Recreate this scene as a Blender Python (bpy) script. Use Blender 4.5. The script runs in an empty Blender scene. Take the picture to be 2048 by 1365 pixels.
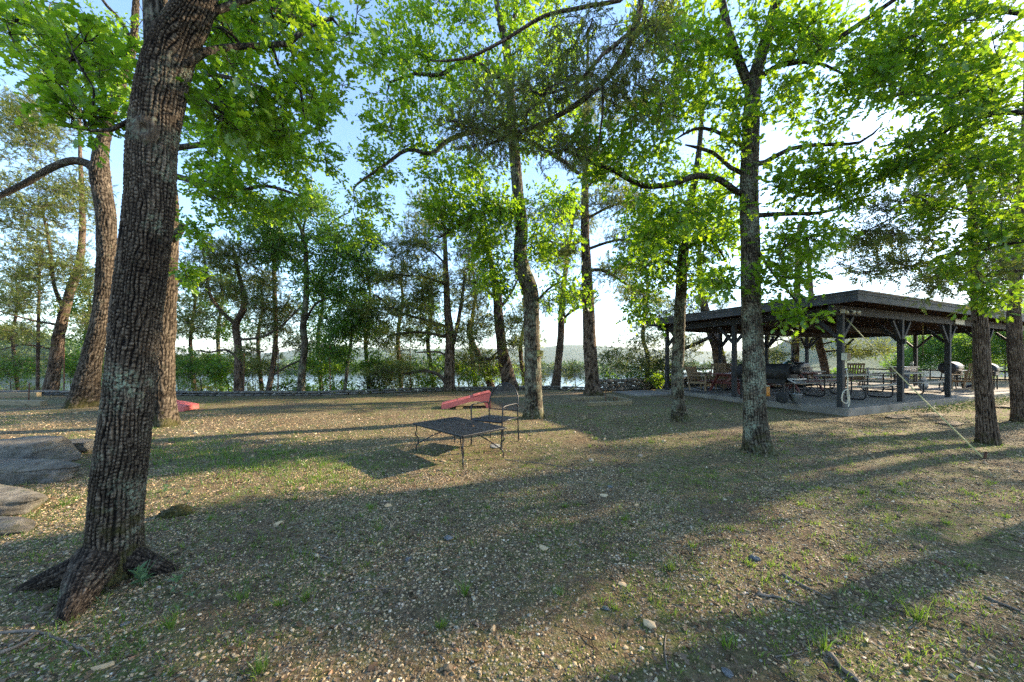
import bpy, math, random
import numpy as np
from mathutils import Vector, Matrix
PI = math.pi
R_ = math.radians
random.seed(7)
RNG = np.random.default_rng(7)
SC = bpy.context.scene
COL = SC.collection

# ------------------------------------------------------------------ camera, sky, sun
H = 1.4                      # eye height
F = 682.67                   # focal length in photo pixels (12 mm lens)
cd = bpy.data.cameras.new('camera'); cam = bpy.data.objects.new('camera', cd); COL.objects.link(cam)
cam.location = (0, 0, H); cam.rotation_euler = (PI / 2, 0, 0)
cd.lens = 12.0; cd.sensor_width = 36; cd.clip_start = 0.05; cd.clip_end = 20000
cd.shift_y = (720 - 682.5) / 2048
SC.camera = cam

SUN_AZ = R_(70)              # clockwise from +Y
SUN_EL = R_(23)
w = bpy.data.worlds.new('World'); SC.world = w; w.use_nodes = True
nt = w.node_tree; bg = nt.nodes['Background']
sky = nt.nodes.new('ShaderNodeTexSky'); sky.sky_type = 'NISHITA'; sky.sun_disc = False
sky.sun_elevation = SUN_EL; sky.sun_rotation = SUN_AZ
sky.air_density = 1.0; sky.dust_density = 0.35; sky.ozone_density = 2.5; sky.altitude = 200
nt.links.new(sky.outputs[0], bg.inputs[0]); bg.inputs[1].default_value = 0.12
sl = bpy.data.lights.new('sun', 'SUN'); sun = bpy.data.objects.new('sun', sl); COL.objects.link(sun)
sl.energy = 3.9; sl.angle = R_(0.8); sl.color = (1.0, 0.82, 0.58)
sd = Vector((math.sin(SUN_AZ) * math.cos(SUN_EL), math.cos(SUN_AZ) * math.cos(SUN_EL), math.sin(SUN_EL)))
sun.rotation_euler = sd.to_track_quat('Z', 'Y').to_euler(); sun.location = sd * 60
SC.view_settings.view_transform = 'Standard'; SC.view_settings.look = 'None'
SC.view_settings.exposure = 2.2; SC.view_settings.gamma = 1
SC.cycles.max_bounces = 7; SC.cycles.diffuse_bounces = 4; SC.cycles.transmission_bounces = 5
SC.cycles.volume_bounces = 0; SC.cycles.transparent_max_bounces = 6
SC.cycles.use_denoising = False; w.cycles.sampling_method = 'MANUAL'; w.cycles.sample_map_resolution = 2048; SC.cycles.use_light_tree = False
SC.cycles.sample_clamp_indirect = 0.5; SC.cycles.sample_clamp_direct = 0.6

# ------------------------------------------------------------------ helpers
def W(px, py, Z):            # a point of the place seen at that bearing, Z metres ahead
    return np.array([(px - 1024) * Z / F, Z, H - (py - 720) * Z / F])
def tag(o, label=None, cat=None, group=None, kind=None):
    if label: o['label'] = label
    if cat: o['category'] = cat
    if group: o['group'] = group
    if kind: o['kind'] = kind
    return o
def empty(name, loc, label, cat, rz=0, group=None):
    o = bpy.data.objects.new(name, None); COL.objects.link(o)
    o.location = loc; o.rotation_euler = (0, 0, rz); o.empty_display_size = .1
    return tag(o, label, cat, group)
def copy_tree(o, parent=None):
    c = o.copy(); COL.objects.link(c)
    if parent is not None: c.parent = parent
    for ch in list(o.children): copy_tree(ch, c)
    return c
def smooth01(x): x = np.clip(x, 0, 1); return x * x * (3 - 2 * x)

def hash2(i, j, s=0):
    n = (i.astype(np.int64) * 374761393 + j.astype(np.int64) * 668265263 + s * 974634777) & 0x7fffffff
    n = ((n ^ (n >> 13)) * 1274126177) & 0x7fffffff
    return ((n ^ (n >> 16)) & 0xffff) / 65535.0
def vnoise(x, y, s=0):
    x = np.asarray(x, float); y = np.asarray(y, float)
    i = np.floor(x); j = np.floor(y); u = smooth01(x - i); v = smooth01(y - j)
    a = hash2(i, j, s); b = hash2(i + 1, j, s); c = hash2(i, j + 1, s); d = hash2(i + 1, j + 1, s)
    return (a * (1 - u) + b * u) * (1 - v) + (c * (1 - u) + d * u) * v
def fbm(x, y, s=0, o=3):
    t = 0; a = .5
    for k in range(o): t = t + a * vnoise(x * 2 ** k, y * 2 ** k, s + k); a *= .5
    return t

def mesh_np(name, verts, loops, starts, mat, parent=None, smooth=False, attrs=None):
    me = bpy.data.meshes.new(name)
    verts = np.asarray(verts, np.float32); loops = np.asarray(loops, np.int32); starts = np.asarray(starts, np.int32)
    me.vertices.add(len(verts)); me.vertices.foreach_set('co', verts.ravel())
    me.loops.add(len(loops)); me.loops.foreach_set('vertex_index', loops)
    me.polygons.add(len(starts)); me.polygons.foreach_set('loop_start', starts)
    if attrs:
        for k, a in attrs.items():
            at = me.attributes.new(k, 'FLOAT', 'POINT'); at.data.foreach_set('value', np.asarray(a, np.float32))
    me.update(calc_edges=True)
    me.polygons.foreach_set('use_smooth', np.full(len(starts), smooth))
    me.materials.append(mat)
    o = bpy.data.objects.new(name, me); COL.objects.link(o)
    if parent is not None: o.parent = parent
    return o

class MB:
    """collects shapes that become ONE mesh"""
    def __init__(s): s.v = []; s.l = []; s.st = []; s.n = 0; s.nl = 0; s.at = []
    def raw(s, verts, faces, attr=None):
        verts = np.asarray(verts, float); b = s.n
        s.v.append(verts); s.n += len(verts)
        s.at.append(np.full(len(verts), 1.0) if attr is None else attr)
        for f in faces:
            s.st.append(s.nl); s.l.extend([b + i for i in f]); s.nl += len(f)
    def rawnp(s, verts, F_, attr=None):          # F_ (n,k) array
        verts = np.asarray(verts, float); b = s.n; s.v.append(verts); s.n += len(verts)
        s.at.append(np.full(len(verts), 1.0) if attr is None else attr)
        k = F_.shape[1]; s.l.extend((F_ + b).ravel().tolist())
        s.st.extend((s.nl + np.arange(len(F_)) * k).tolist()); s.nl += F_.size
    def box(s, c, d, M=None):
        x, y, z = [q / 2 for q in d]
        vs = [(sx * x, sy * y, sz * z) for sz in (-1, 1) for sy in (-1, 1) for sx in (-1, 1)]
        if M is not None: vs = [tuple(M @ Vector(p)) for p in vs]
        vs = [(p[0] + c[0], p[1] + c[1], p[2] + c[2]) for p in vs]
        s.raw(vs, [(0, 2, 3, 1), (4, 5, 7, 6), (0, 1, 5, 4), (2, 6, 7, 3), (0, 4, 6, 2), (1, 3, 7, 5)]); return s
    def beam(s, p0, p1, wd, ht, up=(0, 0, 1)):
        p0 = Vector(p0); p1 = Vector(p1); d = (p1 - p0); L = d.length; d.normalize()
        u = Vector(up)
        if abs(d.dot(u)) > .98: u = Vector((0, 1, 0))
        r = d.cross(u).normalized(); u = r.cross(d)
        M = Matrix((r, d, u)).transposed()
        s.box((p0 + p1) / 2, (wd, L, ht), M); return s
    def tube(s, pts, r, n=8, cap=True):
        P = np.array(pts, float); m = len(P)
        rr = np.full(m, float(r)) if np.isscalar(r) else np.array(r, float)
        V_, Fq = tube_np(P, rr, n)
        s.rawnp(V_, Fq)
        if cap:
            b = s.n - len(V_)
            for ring in (list(range(n))[::-1], [(m - 1) * n + i for i in range(n)]):
                s.st.append(s.nl); s.l.extend([b + i for i in ring]); s.nl += n
        return s
    def lathe(s, prof, n=20, c=(0, 0, 0), M=None):
        a = np.arange(n) * 2 * PI / n
        vs = []
        for (r, z) in prof:
            for t in a: vs.append((r * math.cos(t), r * math.sin(t), z))
        if M is not None: vs = [tuple(M @ Vector(p)) for p in vs]
        vs = [(p[0] + c[0], p[1] + c[1], p[2] + c[2]) for p in vs]
        fs = []
        for i in range(len(prof) - 1):
            for j in range(n): fs.append((i * n + j, i * n + (j + 1) % n, (i + 1) * n + (j + 1) % n, (i + 1) * n + j))
        fs.append(tuple(range(n))[::-1]); fs.append(tuple((len(prof) - 1) * n + j for j in range(n)))
        s.raw(vs, fs); return s
    def build(s, name, mat, parent=None, smooth=False, bevel=0, attrs=False):
        o = mesh_np(name, np.concatenate(s.v), s.l, s.st, mat, parent, smooth, {'ridge': np.concatenate(s.at)} if attrs else None)
        if bevel:
            m = o.modifiers.new('b', 'BEVEL'); m.width = bevel; m.segments = 2; m.limit_method = 'ANGLE'
        return o

def frames(P):
    T = np.gradient(P, axis=0); T /= np.linalg.norm(T, axis=1)[:, None] + 1e-9
    N = np.zeros_like(P); a = np.array([1., 0, 0]) if abs(T[0][0]) < .8 else np.array([0, 1., 0])
    a = a - T[0] * a.dot(T[0]); a /= np.linalg.norm(a); N[0] = a
    for i in range(1, len(P)):
        a = a - T[i] * a.dot(T[i]); a /= np.linalg.norm(a) + 1e-9; N[i] = a
    return T, N, np.cross(T, N)
def tube_np(P, r, n):
    m = len(P); T, N, B = frames(P)
    a = np.arange(n) * 2 * PI / n; ca = np.cos(a)[None, :, None]; sa = np.sin(a)[None, :, None]
    V_ = P[:, None, :] + (N[:, None, :] * ca + B[:, None, :] * sa) * r[:, None, None]
    i = np.arange(m - 1)[:, None] * n; j = np.arange(n)[None, :]; j2 = (j + 1) % n
    Fq = np.stack([i + j, i + j2, i + n + j2, i + n + j], -1).reshape(-1, 4)
    return V_.reshape(-1, 3), Fq
def resample(P, r, step):
    P = np.asarray(P, float); r = np.asarray(r, float)
    # catmull-rom
    out = []; ro = []
    n = len(P)
    for i in range(n - 1):
        p0 = P[max(i - 1, 0)]; p1 = P[i]; p2 = P[i + 1]; p3 = P[min(i + 2, n - 1)]
        k = max(1, int(math.ceil(np.linalg.norm(p2 - p1) / step)))
        t = (np.arange(k) / k)[:, None]
        out.append(.5 * (2 * p1 + (p2 - p0) * t + (2 * p0 - 5 * p1 + 4 * p2 - p3) * t ** 2 + (3 * p1 - p0 - 3 * p2 + p3) * t ** 3))
        ro.append(r[i] + (r[i + 1] - r[i]) * t[:, 0])
    out.append(P[-1:]); ro.append(r[-1:])
    return np.concatenate(out), np.concatenate(ro)

# ------------------------------------------------------------------ materials
def newmat(name):
    m = bpy.data.materials.new(name); m.use_nodes = True
    n = m.node_tree; b = n.nodes['Principled BSDF']
    return m, n, b
def nd(n, t, **k):
    x = n.nodes.new(t)
    for a, v in k.items(): setattr(x, a, v)
    return x
def ramp(n, src, stops, interp='LINEAR'):
    r = nd(n, 'ShaderNodeValToRGB'); r.color_ramp.interpolation = interp
    e = r.color_ramp.elements
    while len(e) < len(stops): e.new(.5)
    for i, (p, c) in enumerate(stops):
        e[i].position = p; e[i].color = (*c, 1) if len(c) == 3 else c
    n.links.new(src, r.inputs[0]); return r.outputs[0]
def mix(n, fac, a, b, mode='MIX'):
    x = nd(n, 'ShaderNodeMix', data_type='RGBA', blend_type=mode)
    for sock, v in ((x.inputs[0], fac), (x.inputs[6], a), (x.inputs[7], b)):
        if hasattr(v, 'links'): n.links.new(v, sock)
        elif isinstance(v, (int, float)): sock.default_value = v
        else: sock.default_value = (*v, 1)
    return x.outputs[2]
def noise(n, vec, scale, detail=3, rough=.55):
    x = nd(n, 'ShaderNodeTexNoise'); x.inputs['Scale'].default_value = scale; x.inputs['Detail'].default_value = detail
    x.inputs['Roughness'].default_value = rough
    if vec is not None: n.links.new(vec, x.inputs['Vector'])
    return x.outputs['Fac']
def coords(n, scale=None, kind='Object'):
    tc = nd(n, 'ShaderNodeTexCoord'); o = tc.outputs[kind]
    if scale is not None:
        mp = nd(n, 'ShaderNodeMapping'); mp.inputs['Scale'].default_value = scale; n.links.new(o, mp.inputs[0]); o = mp.outputs[0]
    return o
def bump(n, b, h, strength=.4, dist=.01):
    x = nd(n, 'ShaderNodeBump'); x.inputs['Strength'].default_value = strength; x.inputs['Distance'].default_value = dist
    n.links.new(h, x.inputs['Height']); n.links.new(x.outputs[0], b.inputs['Normal'])
def math_(n, op, a, b=None):
    x = nd(n, 'ShaderNodeMath', operation=op)
    for i, v in enumerate((a, b)):
        if v is None: continue
        if hasattr(v, 'links'): n.links.new(v, x.inputs[i])
        else: x.inputs[i].default_value = v
    return x.outputs[0]

def simple(name, c1, c2, scale=6, rough=.7, metal=0, bmp=.2, bd=.004, stretch=None, detail=4):
    m, n, b = newmat(name)
    v = coords(n, stretch)
    f = noise(n, v, scale, detail)
    n.links.new(ramp(n, f, [(.3, c1), (.7, c2)]), b.inputs['Base Color'])
    b.inputs['Roughness'].default_value = rough; b.inputs['Metallic'].default_value = metal
    if bmp: bump(n, b, noise(n, v, scale * 4, 3), bmp, bd)
    return m

def leaf_mat(name, cols, tcols, trans=.5):
    m, n, b = newmat(name); n.nodes.remove(b)
    geo = nd(n, 'ShaderNodeNewGeometry')
    big = noise(n, coords(n), 1.3, 2)
    f = math_(n, 'ADD', math_(n, 'MULTIPLY', geo.outputs['Random Per Island'], .6), math_(n, 'MULTIPLY', big, .4))
    k = len(cols)
    c = ramp(n, f, [(.1 + .8 * i / (k - 1), q) for i, q in enumerate(cols)])
    t = ramp(n, f, [(.1 + .8 * i / (k - 1), q) for i, q in enumerate(tcols)])
    d = nd(n, 'ShaderNodeBsdfDiffuse'); tr = nd(n, 'ShaderNodeBsdfTranslucent'); g = nd(n, 'ShaderNodeBsdfGlossy')
    g.inputs['Roughness'].default_value = .38; g.inputs['Color'].default_value = (.9, .95, 1, 1)
    n.links.new(c, d.inputs[0]); n.links.new(t, tr.inputs[0])
    m1 = nd(n, 'ShaderNodeMixShader'); m1.inputs[0].default_value = trans
    n.links.new(d.outputs[0], m1.inputs[1]); n.links.new(tr.outputs[0], m1.inputs[2])
    m2 = nd(n, 'ShaderNodeMixShader'); m2.inputs[0].default_value = .035
    n.links.new(m1.outputs[0], m2.inputs[1]); n.links.new(g.outputs[0], m2.inputs[2])
    n.links.new(m2.outputs[0], n.nodes['Material Output'].inputs[0])
    return m

def bark_mat(name, dark, mid, light, lichen=None, lich_amt=.0, moss_h=.35, sc=(38, 38, 8), attr=True):
    m, n, b = newmat(name)
    o = coords(n)
    mp = nd(n, 'ShaderNodeMapping'); mp.inputs['Scale'].default_value = sc; n.links.new(o, mp.inputs[0])
    vn = nd(n, 'ShaderNodeTexNoise'); vn.inputs['Scale'].default_value = 9; n.links.new(o, vn.inputs['Vector'])
    wv = nd(n, 'ShaderNodeVectorMath', operation='ADD'); n.links.new(mp.outputs[0], wv.inputs[0]); 
    ws = nd(n, 'ShaderNodeVectorMath', operation='SCALE'); n.links.new(vn.outputs['Color'], ws.inputs[0]); ws.inputs['Scale'].default_value = 1.2
    n.links.new(ws.outputs[0], wv.inputs[1])
    vo = nd(n, 'ShaderNodeTexVoronoi', feature='DISTANCE_TO_EDGE'); vo.inputs['Scale'].default_value = 1.0
    n.links.new(wv.outputs[0], vo.inputs['Vector'])
    fine = noise(n, wv.outputs[0], 3.0, 4, .65)
    hgt = math_(n, 'MULTIPLY', vo.outputs['Distance'], 2.2)
    if attr:
        at = nd(n, 'ShaderNodeAttribute', attribute_name='ridge')
        f = math_(n, 'ADD', math_(n, 'MULTIPLY', at.outputs['Fac'], .62), math_(n, 'MULTIPLY', hgt, .18))
        f = math_(n, 'ADD', f, math_(n, 'MULTIPLY', math_(n, 'SUBTRACT', fine, .5), .9))
    else:
        f = math_(n, 'ADD', hgt, math_(n, 'MULTIPLY', math_(n, 'SUBTRACT', fine, .45), 1.0))
    col = ramp(n, f, [(.18, dark), (.50, mid), (.86, light)])
    if lichen is not None:
        ln = noise(n, o, 4.5, 5, .7)
        lm = ramp(n, ln, [(.56 - lich_amt, (0, 0, 0)), (.70 - lich_amt, (1, 1, 1))])
        l2 = ramp(n, noise(n, o, 50, 3, .7), [(.46, (0, 0, 0)), (.56, (1, 1, 1))])
        lf = math_(n, 'MULTIPLY', lm, math_(n, 'MULTIPLY', l2, .85))
        col = mix(n, lf, col, lichen)
    col = mix(n, 1, col, ramp(n, noise(n, o, 2.2, 5, .65), [(.34, (.42, .40, .38)), (.62, (1.05, 1.05, 1.05))]), 'MULTIPLY')
    # moss near the foot
    sp = nd(n, 'ShaderNodeSeparateXYZ'); n.links.new(o, sp.inputs[0])
    mh = math_(n, 'SUBTRACT', moss_h, sp.outputs['Z'])
    mm = math_(n, 'MULTIPLY', mh, 1.3 / max(moss_h, .1)); 
    mn = math_(n, 'ADD', mm, math_(n, 'MULTIPLY', math_(n, 'SUBTRACT', noise(n, o, 7, 4, .7), .55), 6))
    mf = nd(n, 'ShaderNodeClamp'); n.links.new(mn, mf.inputs[0])
    mc = ramp(n, fine, [(.3, (.012, .013, .005)), (.7, (.075, .072, .018))])
    col = mix(n, math_(n, 'MULTIPLY', mf.outputs[0], .8), col, mc)
    n.links.new(col, b.inputs['Base Color']); b.inputs['Roughness'].default_value = .95
    b.inputs['Specular IOR Level'].default_value = .15
    bump(n, b, math_(n, 'ADD', hgt, fine), .7, .008)
    return m

M = {}
M['oak_bark'] = bark_mat('oak_bark', (.008, .006, .005), (.08, .062, .045), (.29, .24, .18), (.26, .31, .22), .04, .45)
M['oak_bark2'] = bark_mat('oak_bark_warm', (.012, .009, .006), (.09, .07, .05), (.25, .205, .15), (.20, .23, .16), -.04, .35)
M['oak_bark3'] = bark_mat('oak_bark_lichen', (.012, .010, .007), (.105, .085, .06), (.31, .26, .19), (.30, .34, .24), .10, .3)
M['root_bark'] = bark_mat('root_bark', (.008, .006, .005), (.05, .038, .028), (.20, .16, .12), (.2, .22, .15), -.02, -5)
M['twig_bark'] = bark_mat('twig_bark', (.02, .016, .012), (.085, .07, .055), (.20, .17, .135), (.25, .28, .2), .02, -5, attr=False)
M['cedar_bark'] = bark_mat('cedar_bark', (.018, .012, .008), (.13, .092, .065), (.30, .235, .18), None, 0, .2, (60, 60, 2.2))
M['cedar_twig'] = bark_mat('cedar_twig', (.035, .026, .02), (.15, .115, .09), (.30, .25, .2), None, 0, -5, (60, 60, 6), attr=False)
M['oak_leaf'] = leaf_mat('oak_leaf', [(.055, .13, .010), (.10, .20, .014), (.17, .27, .02)], [(.16, .33, .010), (.30, .50, .014), (.48, .64, .02)], .55)
M['oak_leaf_b'] = leaf_mat('oak_leaf_deep', [(.042, .11, .012), (.075, .165, .015), (.13, .22, .02)], [(.14, .30, .012), (.27, .46, .016), (.45, .60, .02)], .55)
M['lake_leaf'] = leaf_mat('lakeside_leaf', [(.035, .085, .018), (.06, .13, .022), (.11, .18, .03)], [(.10, .24, .02), (.2, .38, .03), (.36, .5, .05)], .5)
M['cedar_leaf'] = leaf_mat('cedar_leaf', [(.06, .09, .024), (.11, .145, .034), (.19, .205, .055)], [(.11, .16, .02), (.22, .27, .04), (.36, .36, .07)], .42)
M['cedar_dark'] = leaf_mat('cedar_leaf_dark', [(.025, .042, .014), (.045, .07, .018), (.08, .105, .026)], [(.04, .07, .01), (.08, .12, .015), (.15, .17, .03)], .35)
M['grass'] = leaf_mat('grass_blade', [(.045, .095, .012), (.085, .15, .018), (.16, .19, .05)], [(.10, .2, .02), (.2, .34, .03), (.34, .42, .06)])
M['plant'] = leaf_mat('silvery_plant_leaf', [(.09, .16, .07), (.13, .21, .10)], [(.12, .24, .06), (.2, .32, .08)], .35)
M['ivy'] = leaf_mat('ivy_leaf', [(.02, .05, .014), (.07, .10, .04)], [(.05, .12, .02), (.10, .18, .03)], .25)
M['stick'] = simple('dry_stick', (.07, .055, .04), (.22, .18, .14), 25, .9, 0, .5, .003)
M['litter'] = leaf_mat('dead_leaf', [(.06, .035, .018), (.14, .09, .05), (.24, .17, .10)], [(.08, .04, .02), (.14, .08, .03), (.2, .13, .06)], .25)
M['black_metal'] = simple('black_painted_metal', (.008, .009, .011), (.022, .024, .028), 20, .42, .3, .15, .001)
M['dark_steel'] = simple('sooty_steel', (.006, .006, .006), (.030, .028, .026), 5, .62, .4, .3, .003)
M['post_paint'] = simple('dark_slate_paint', (.012, .013, .014), (.036, .038, .04), 6, .75, 0, .3, .003, (1, 1, .3))
M['fascia_paint'] = simple('slate_grey_fascia_paint', (.035, .037, .040), (.085, .088, .095), 5, .7, 0, .2, .003)
M['ceiling'] = simple('brown_ceiling_boards', (.035, .022, .016), (.11, .065, .045), 4, .8, 0, .3, .004, (1, 8, 1))
M['roofing'] = simple('weathered_roofing', (.10, .10, .10), (.2, .2, .2), 3, .85)
M['red_plastic'] = simple('faded_red_board', (.46, .085, .075), (.60, .14, .12), 3, .5, 0, .1, .001)
M['hole'] = simple('dark_inside', (.02, .01, .01), (.03, .015, .015), 3, .9)
M['red_wood'] = simple('dark_red_painted_wood', (.085, .017, .014), (.16, .032, .024), 8, .6, 0, .3, .002, (1, 6, 6))
M['grey_wood'] = simple('weathered_grey_boards', (.28, .25, .20), (.50, .45, .37), 7, .85, 0, .4, .003, (1, 7, 7))
M['brown_wood'] = simple('weathered_brown_wood', (.13, .085, .045), (.27, .19, .11), 8, .8, 0, .4, .002, (7, 7, 2))
M['tan_wood'] = simple('tan_cedar_wood', (.22, .15, .085), (.38, .28, .17), 8, .75, 0, .3, .002, (7, 7, 2))
M['timber'] = simple('landscape_timber', (.13, .105, .06), (.30, .24, .14), 6, .9, 0, .6, .006, (1.2, 7, 7))
M['strap'] = simple('yellow_strap', (.42, .36, .13), (.58, .50, .22), 30, .7, 0, .1, .001)
M['white_plastic'] = simple('off_white_plastic', (.5, .48, .36), (.62, .6, .48), 10, .5)
M['light_metal'] = simple('galvanised_metal', (.28, .29, .30), (.45, .46, .47), 8, .45, .6)
M['blue_plastic'] = simple('blue_grey_plastic', (.10, .14, .2), (.15, .2, .27), 8, .5)
M['green_enamel'] = simple('green_enamel', (.012, .06, .04), (.02, .09, .06), 20, .25)
M['rust'] = simple('rusty_iron', (.06, .025, .012), (.16, .07, .035), 15, .85)
M['steel_panel'] = simple('smoky_steel_panel', (.16, .13, .11), (.28, .24, .2), 6, .4, .6)
M['orange'] = simple('orange_plastic', (.6, .22, .02), (.7, .28, .03), 8, .5)
M['glass_bulb'] = simple('clear_bulb_glass', (.45, .45, .4), (.6, .6, .55), 8, .15)
M['yellow_box'] = simple('yellow_painted_wood', (.3, .26, .06), (.42, .36, .1), 10, .7)
M['blue_cloth'] = simple('dark_blue_cloth', (.012, .02, .05), (.03, .045, .10), 8, .9)
M['tread'] = simple('black_rubber', (.012, .012, .012), (.028, .027, .026), 20, .8)

def rock_mat(name, a, b_, moss=True, sc=3):
    m, n, b = newmat(name); o = coords(n)
    f1 = noise(n, o, sc, 6, .65); f2 = noise(n, o, sc * 9, 4, .7)
    col = ramp(n, math_(n, 'ADD', math_(n, 'MULTIPLY', f1, .6), math_(n, 'MULTIPLY', f2, .4)), [(.32, tuple(q * .35 for q in a)), (.46, a), (.65, b_)])
    if moss:
        col = mix(n, ramp(n, noise(n, o, sc * 1.4, 4, .6), [(.55, (0, 0, 0)), (.7, (.8, .8, .8))]), col, (.10, .10, .035))
    n.links.new(col, b.inputs['Base Color']); b.inputs['Roughness'].default_value = .93
    bump(n, b, math_(n, 'ADD', f2, math_(n, 'ADD', f1, noise(n, o, sc * 40, 3, .7))), 1.0, .025); return m
M['boulder'] = rock_mat('limestone_boulder', (.15, .13, .10), (.34, .31, .25), True, 7)
M['wall_rock'] = rock_mat('stacked_wall_rock', (.12, .11, .095), (.30, .27, .23), True, 7)
M['pale_stone'] = rock_mat('pale_stone', (.24, .25, .26), (.40, .41, .41), False, 12)
M['tan_stone'] = rock_mat('tan_stone', (.24, .18, .12), (.36, .29, .2), True, 12)

def pebble_mat():
    m, n, b = newmat('gravel_pebbles'); g = nd(n, 'ShaderNodeNewGeometry')
    c = ramp(n, g.outputs['Random Per Island'], [(0, (.05, .035, .022)), (.22, (.16, .108, .055)), (.42, (.31, .215, .115)), (.64, (.45, .32, .175)), (.80, (.50, .39, .235)), (.88, (.21, .195, .155)), (.94, (.31, .15, .07)), (1, (.62, .55, .42))])
    n.links.new(c, b.inputs['Base Color']); b.inputs['Roughness'].default_value = .8
    return m
M['pebbles'] = pebble_mat()
def ground_mat():
    m, n, b = newmat('gravelly_earth'); o = coords(n)
    vo = nd(n, 'ShaderNodeTexVoronoi'); vo.inputs['Scale'].default_value = 75; n.links.new(o, vo.inputs['Vector'])
    sp = nd(n, 'ShaderNodeSeparateColor'); n.links.new(vo.outputs['Color'], sp.inputs[0])
    peb = ramp(n, sp.outputs[0], [(0, (.06, .04, .025)), (.25, (.16, .11, .062)), (.5, (.32, .235, .14)), (.7, (.45, .34, .205)), (.85, (.28, .26, .20)), (1, (.68, .61, .48))])
    wn = nd(n, 'ShaderNodeTexNoise'); wn.inputs['Scale'].default_value = 35; wn.inputs['Detail'].default_value = 3; n.links.new(o, wn.inputs['Vector'])
    wsc = nd(n, 'ShaderNodeVectorMath', operation='SCALE'); n.links.new(wn.outputs['Color'], wsc.inputs[0]); wsc.inputs['Scale'].default_value = .03
    wad = nd(n, 'ShaderNodeVectorMath', operation='ADD'); n.links.new(o, wad.inputs[0]); n.links.new(wsc.outputs[0], wad.inputs[1]); n.links.new(wad.outputs[0], vo.inputs['Vector'])
    edge = ramp(n, vo.outputs['Distance'], [(.30, (1, 1, 1)), (.62, (.45, .41, .36))])
    peb = mix(n, 1, peb, edge, 'MULTIPLY')
    soil = ramp(n, noise(n, o, 22, 5, .75), [(.3, (.04, .028, .015)), (.52, (.13, .09, .05)), (.75, (.28, .205, .115))])
    col = mix(n, ramp(n, noise(n, o, 1.1, 6, .7), [(.38, (.05, .05, .05)), (.58, (.95, .95, .95))]), soil, peb)
    gr = ramp(n, noise(n, o, 60, 3, .7), [(.3, (.03, .045, .010)), (.7, (.14, .17, .035))])
    gm = math_(n, 'MULTIPLY', ramp(n, noise(n, o, .55, 6, .72), [(.40, (0, 0, 0)), (.58, (.9, .9, .9))]), ramp(n, noise(n, o, 14, 5, .75), [(.44, (0, 0, 0)), (.56, (1, 1, 1))]))
    col = mix(n, gm, col, gr)
    n.links.new(col, b.inputs['Base Color']); b.inputs['Roughness'].default_value = .95
    b.inputs['Specular IOR Level'].default_value = .2
    bh = math_(n, 'ADD', math_(n, 'MULTIPLY', vo.outputs['Distance'], -.4), noise(n, o, 38, 5, .75))
    bump(n, b, bh, .9, .02); return m
M['ground'] = ground_mat()
def concrete():
    m, n, b = newmat('old_concrete'); o = coords(n)
    f = noise(n, o, 1.2, 6, .65); g = noise(n, o, 40, 3, .6)
    c = ramp(n, math_(n, 'ADD', math_(n, 'MULTIPLY', f, .7), math_(n, 'MULTIPLY', g, .3)), [(.35, (.10, .09, .075)), (.6, (.25, .23, .20))])
    n.links.new(c, b.inputs['Base Color']); b.inputs['Roughness'].default_value = .9; bump(n, b, g, .3, .004); return m
M['concrete'] = concrete()
def water_mat():
    m, n, b = newmat('lake_water'); o = coords(n, (1, .35, 1))
    b.inputs['Base Color'].default_value = (.05, .075, .09, 1); b.inputs['Roughness'].default_value = .12
    b.inputs['IOR'].default_value = 1.33
    bump(n, b, noise(n, o, .8, 4, .6), .5, .25); return m
M['water'] = water_mat()
def hill_mat(name, cols):
    m, n, b = newmat(name); o = coords(n)
    f = math_(n, 'ADD', math_(n, 'MULTIPLY', noise(n, o, .05, 5, .7), .6), math_(n, 'MULTIPLY', noise(n, o, .3, 4, .7), .4))
    n.links.new(ramp(n, f, [(.35, cols[0]), (.5, cols[1]), (.65, cols[2])]), b.inputs['Base Color'])
    b.inputs['Roughness'].default_value = 1; bump(n, b, f, 1, 3); return m
M['hill'] = hill_mat('wooded_hill', [(.02, .045, .015), (.045, .085, .02), (.09, .13, .03)])
M['wood'] = leaf_mat('distant_foliage', [(.05, .09, .02), (.09, .15, .03), (.16, .21, .05)], [(.06, .12, .02), (.12, .2, .03), (.2, .28, .05)], .3)

# ------------------------------------------------------------------ ground, water, hills
WALLP = [(-60, 790), (0, 789), (370, 791), (560, 792), (700, 790), (800, 785), (870, 782), (1000, 780), (1100, 779), (1200, 783)]
wx = []; wy = []
for px, py in WALLP:
    s = H / (py - 720); wx.append((px - 1024) * s); wy.append(F * s)
wx += [5.2, 7.5, 12, 20, 30, 45]; wy += [15.6, 17.5, 20, 23.5, 27, 30]
wx = [-60, -30] + wx; wy = [15, 14] + wy
def ywall(x): return np.interp(x, wx, wy)
def gz(x, y):
    x = np.asarray(x, float); y = np.asarray(y, float)
    z = (fbm(x * .35 + 5, y * .35, 3) - .45) * .10 + (fbm(x * 1.7, y * 1.7, 9) - .45) * .035
    z = z * np.clip(np.hypot(x, y) / 2.5, .5, 1)
    z = z - .11 * smooth01((x - 6) / 3) * smooth01((14 - y) / 4)
    z = z + (-.04 - z) * smooth01((x * .384 - 0 + 0 + 0) * 0 + ((x - 8.8) * .923 + (y - 9.1) * .384 + .4) / .5) * smooth01((-(x - 8.8) * .384 + (y - 9.1) * .923 + .4) / .5)
    d = y - ywall(x) - .35
    z = z - smooth01(d / 2.5) * .8 - np.clip(d - 1, 0, 22) * .75
    return z
def gz1(x, y): return float(gz(np.array([x]), np.array([y]))[0])
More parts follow.
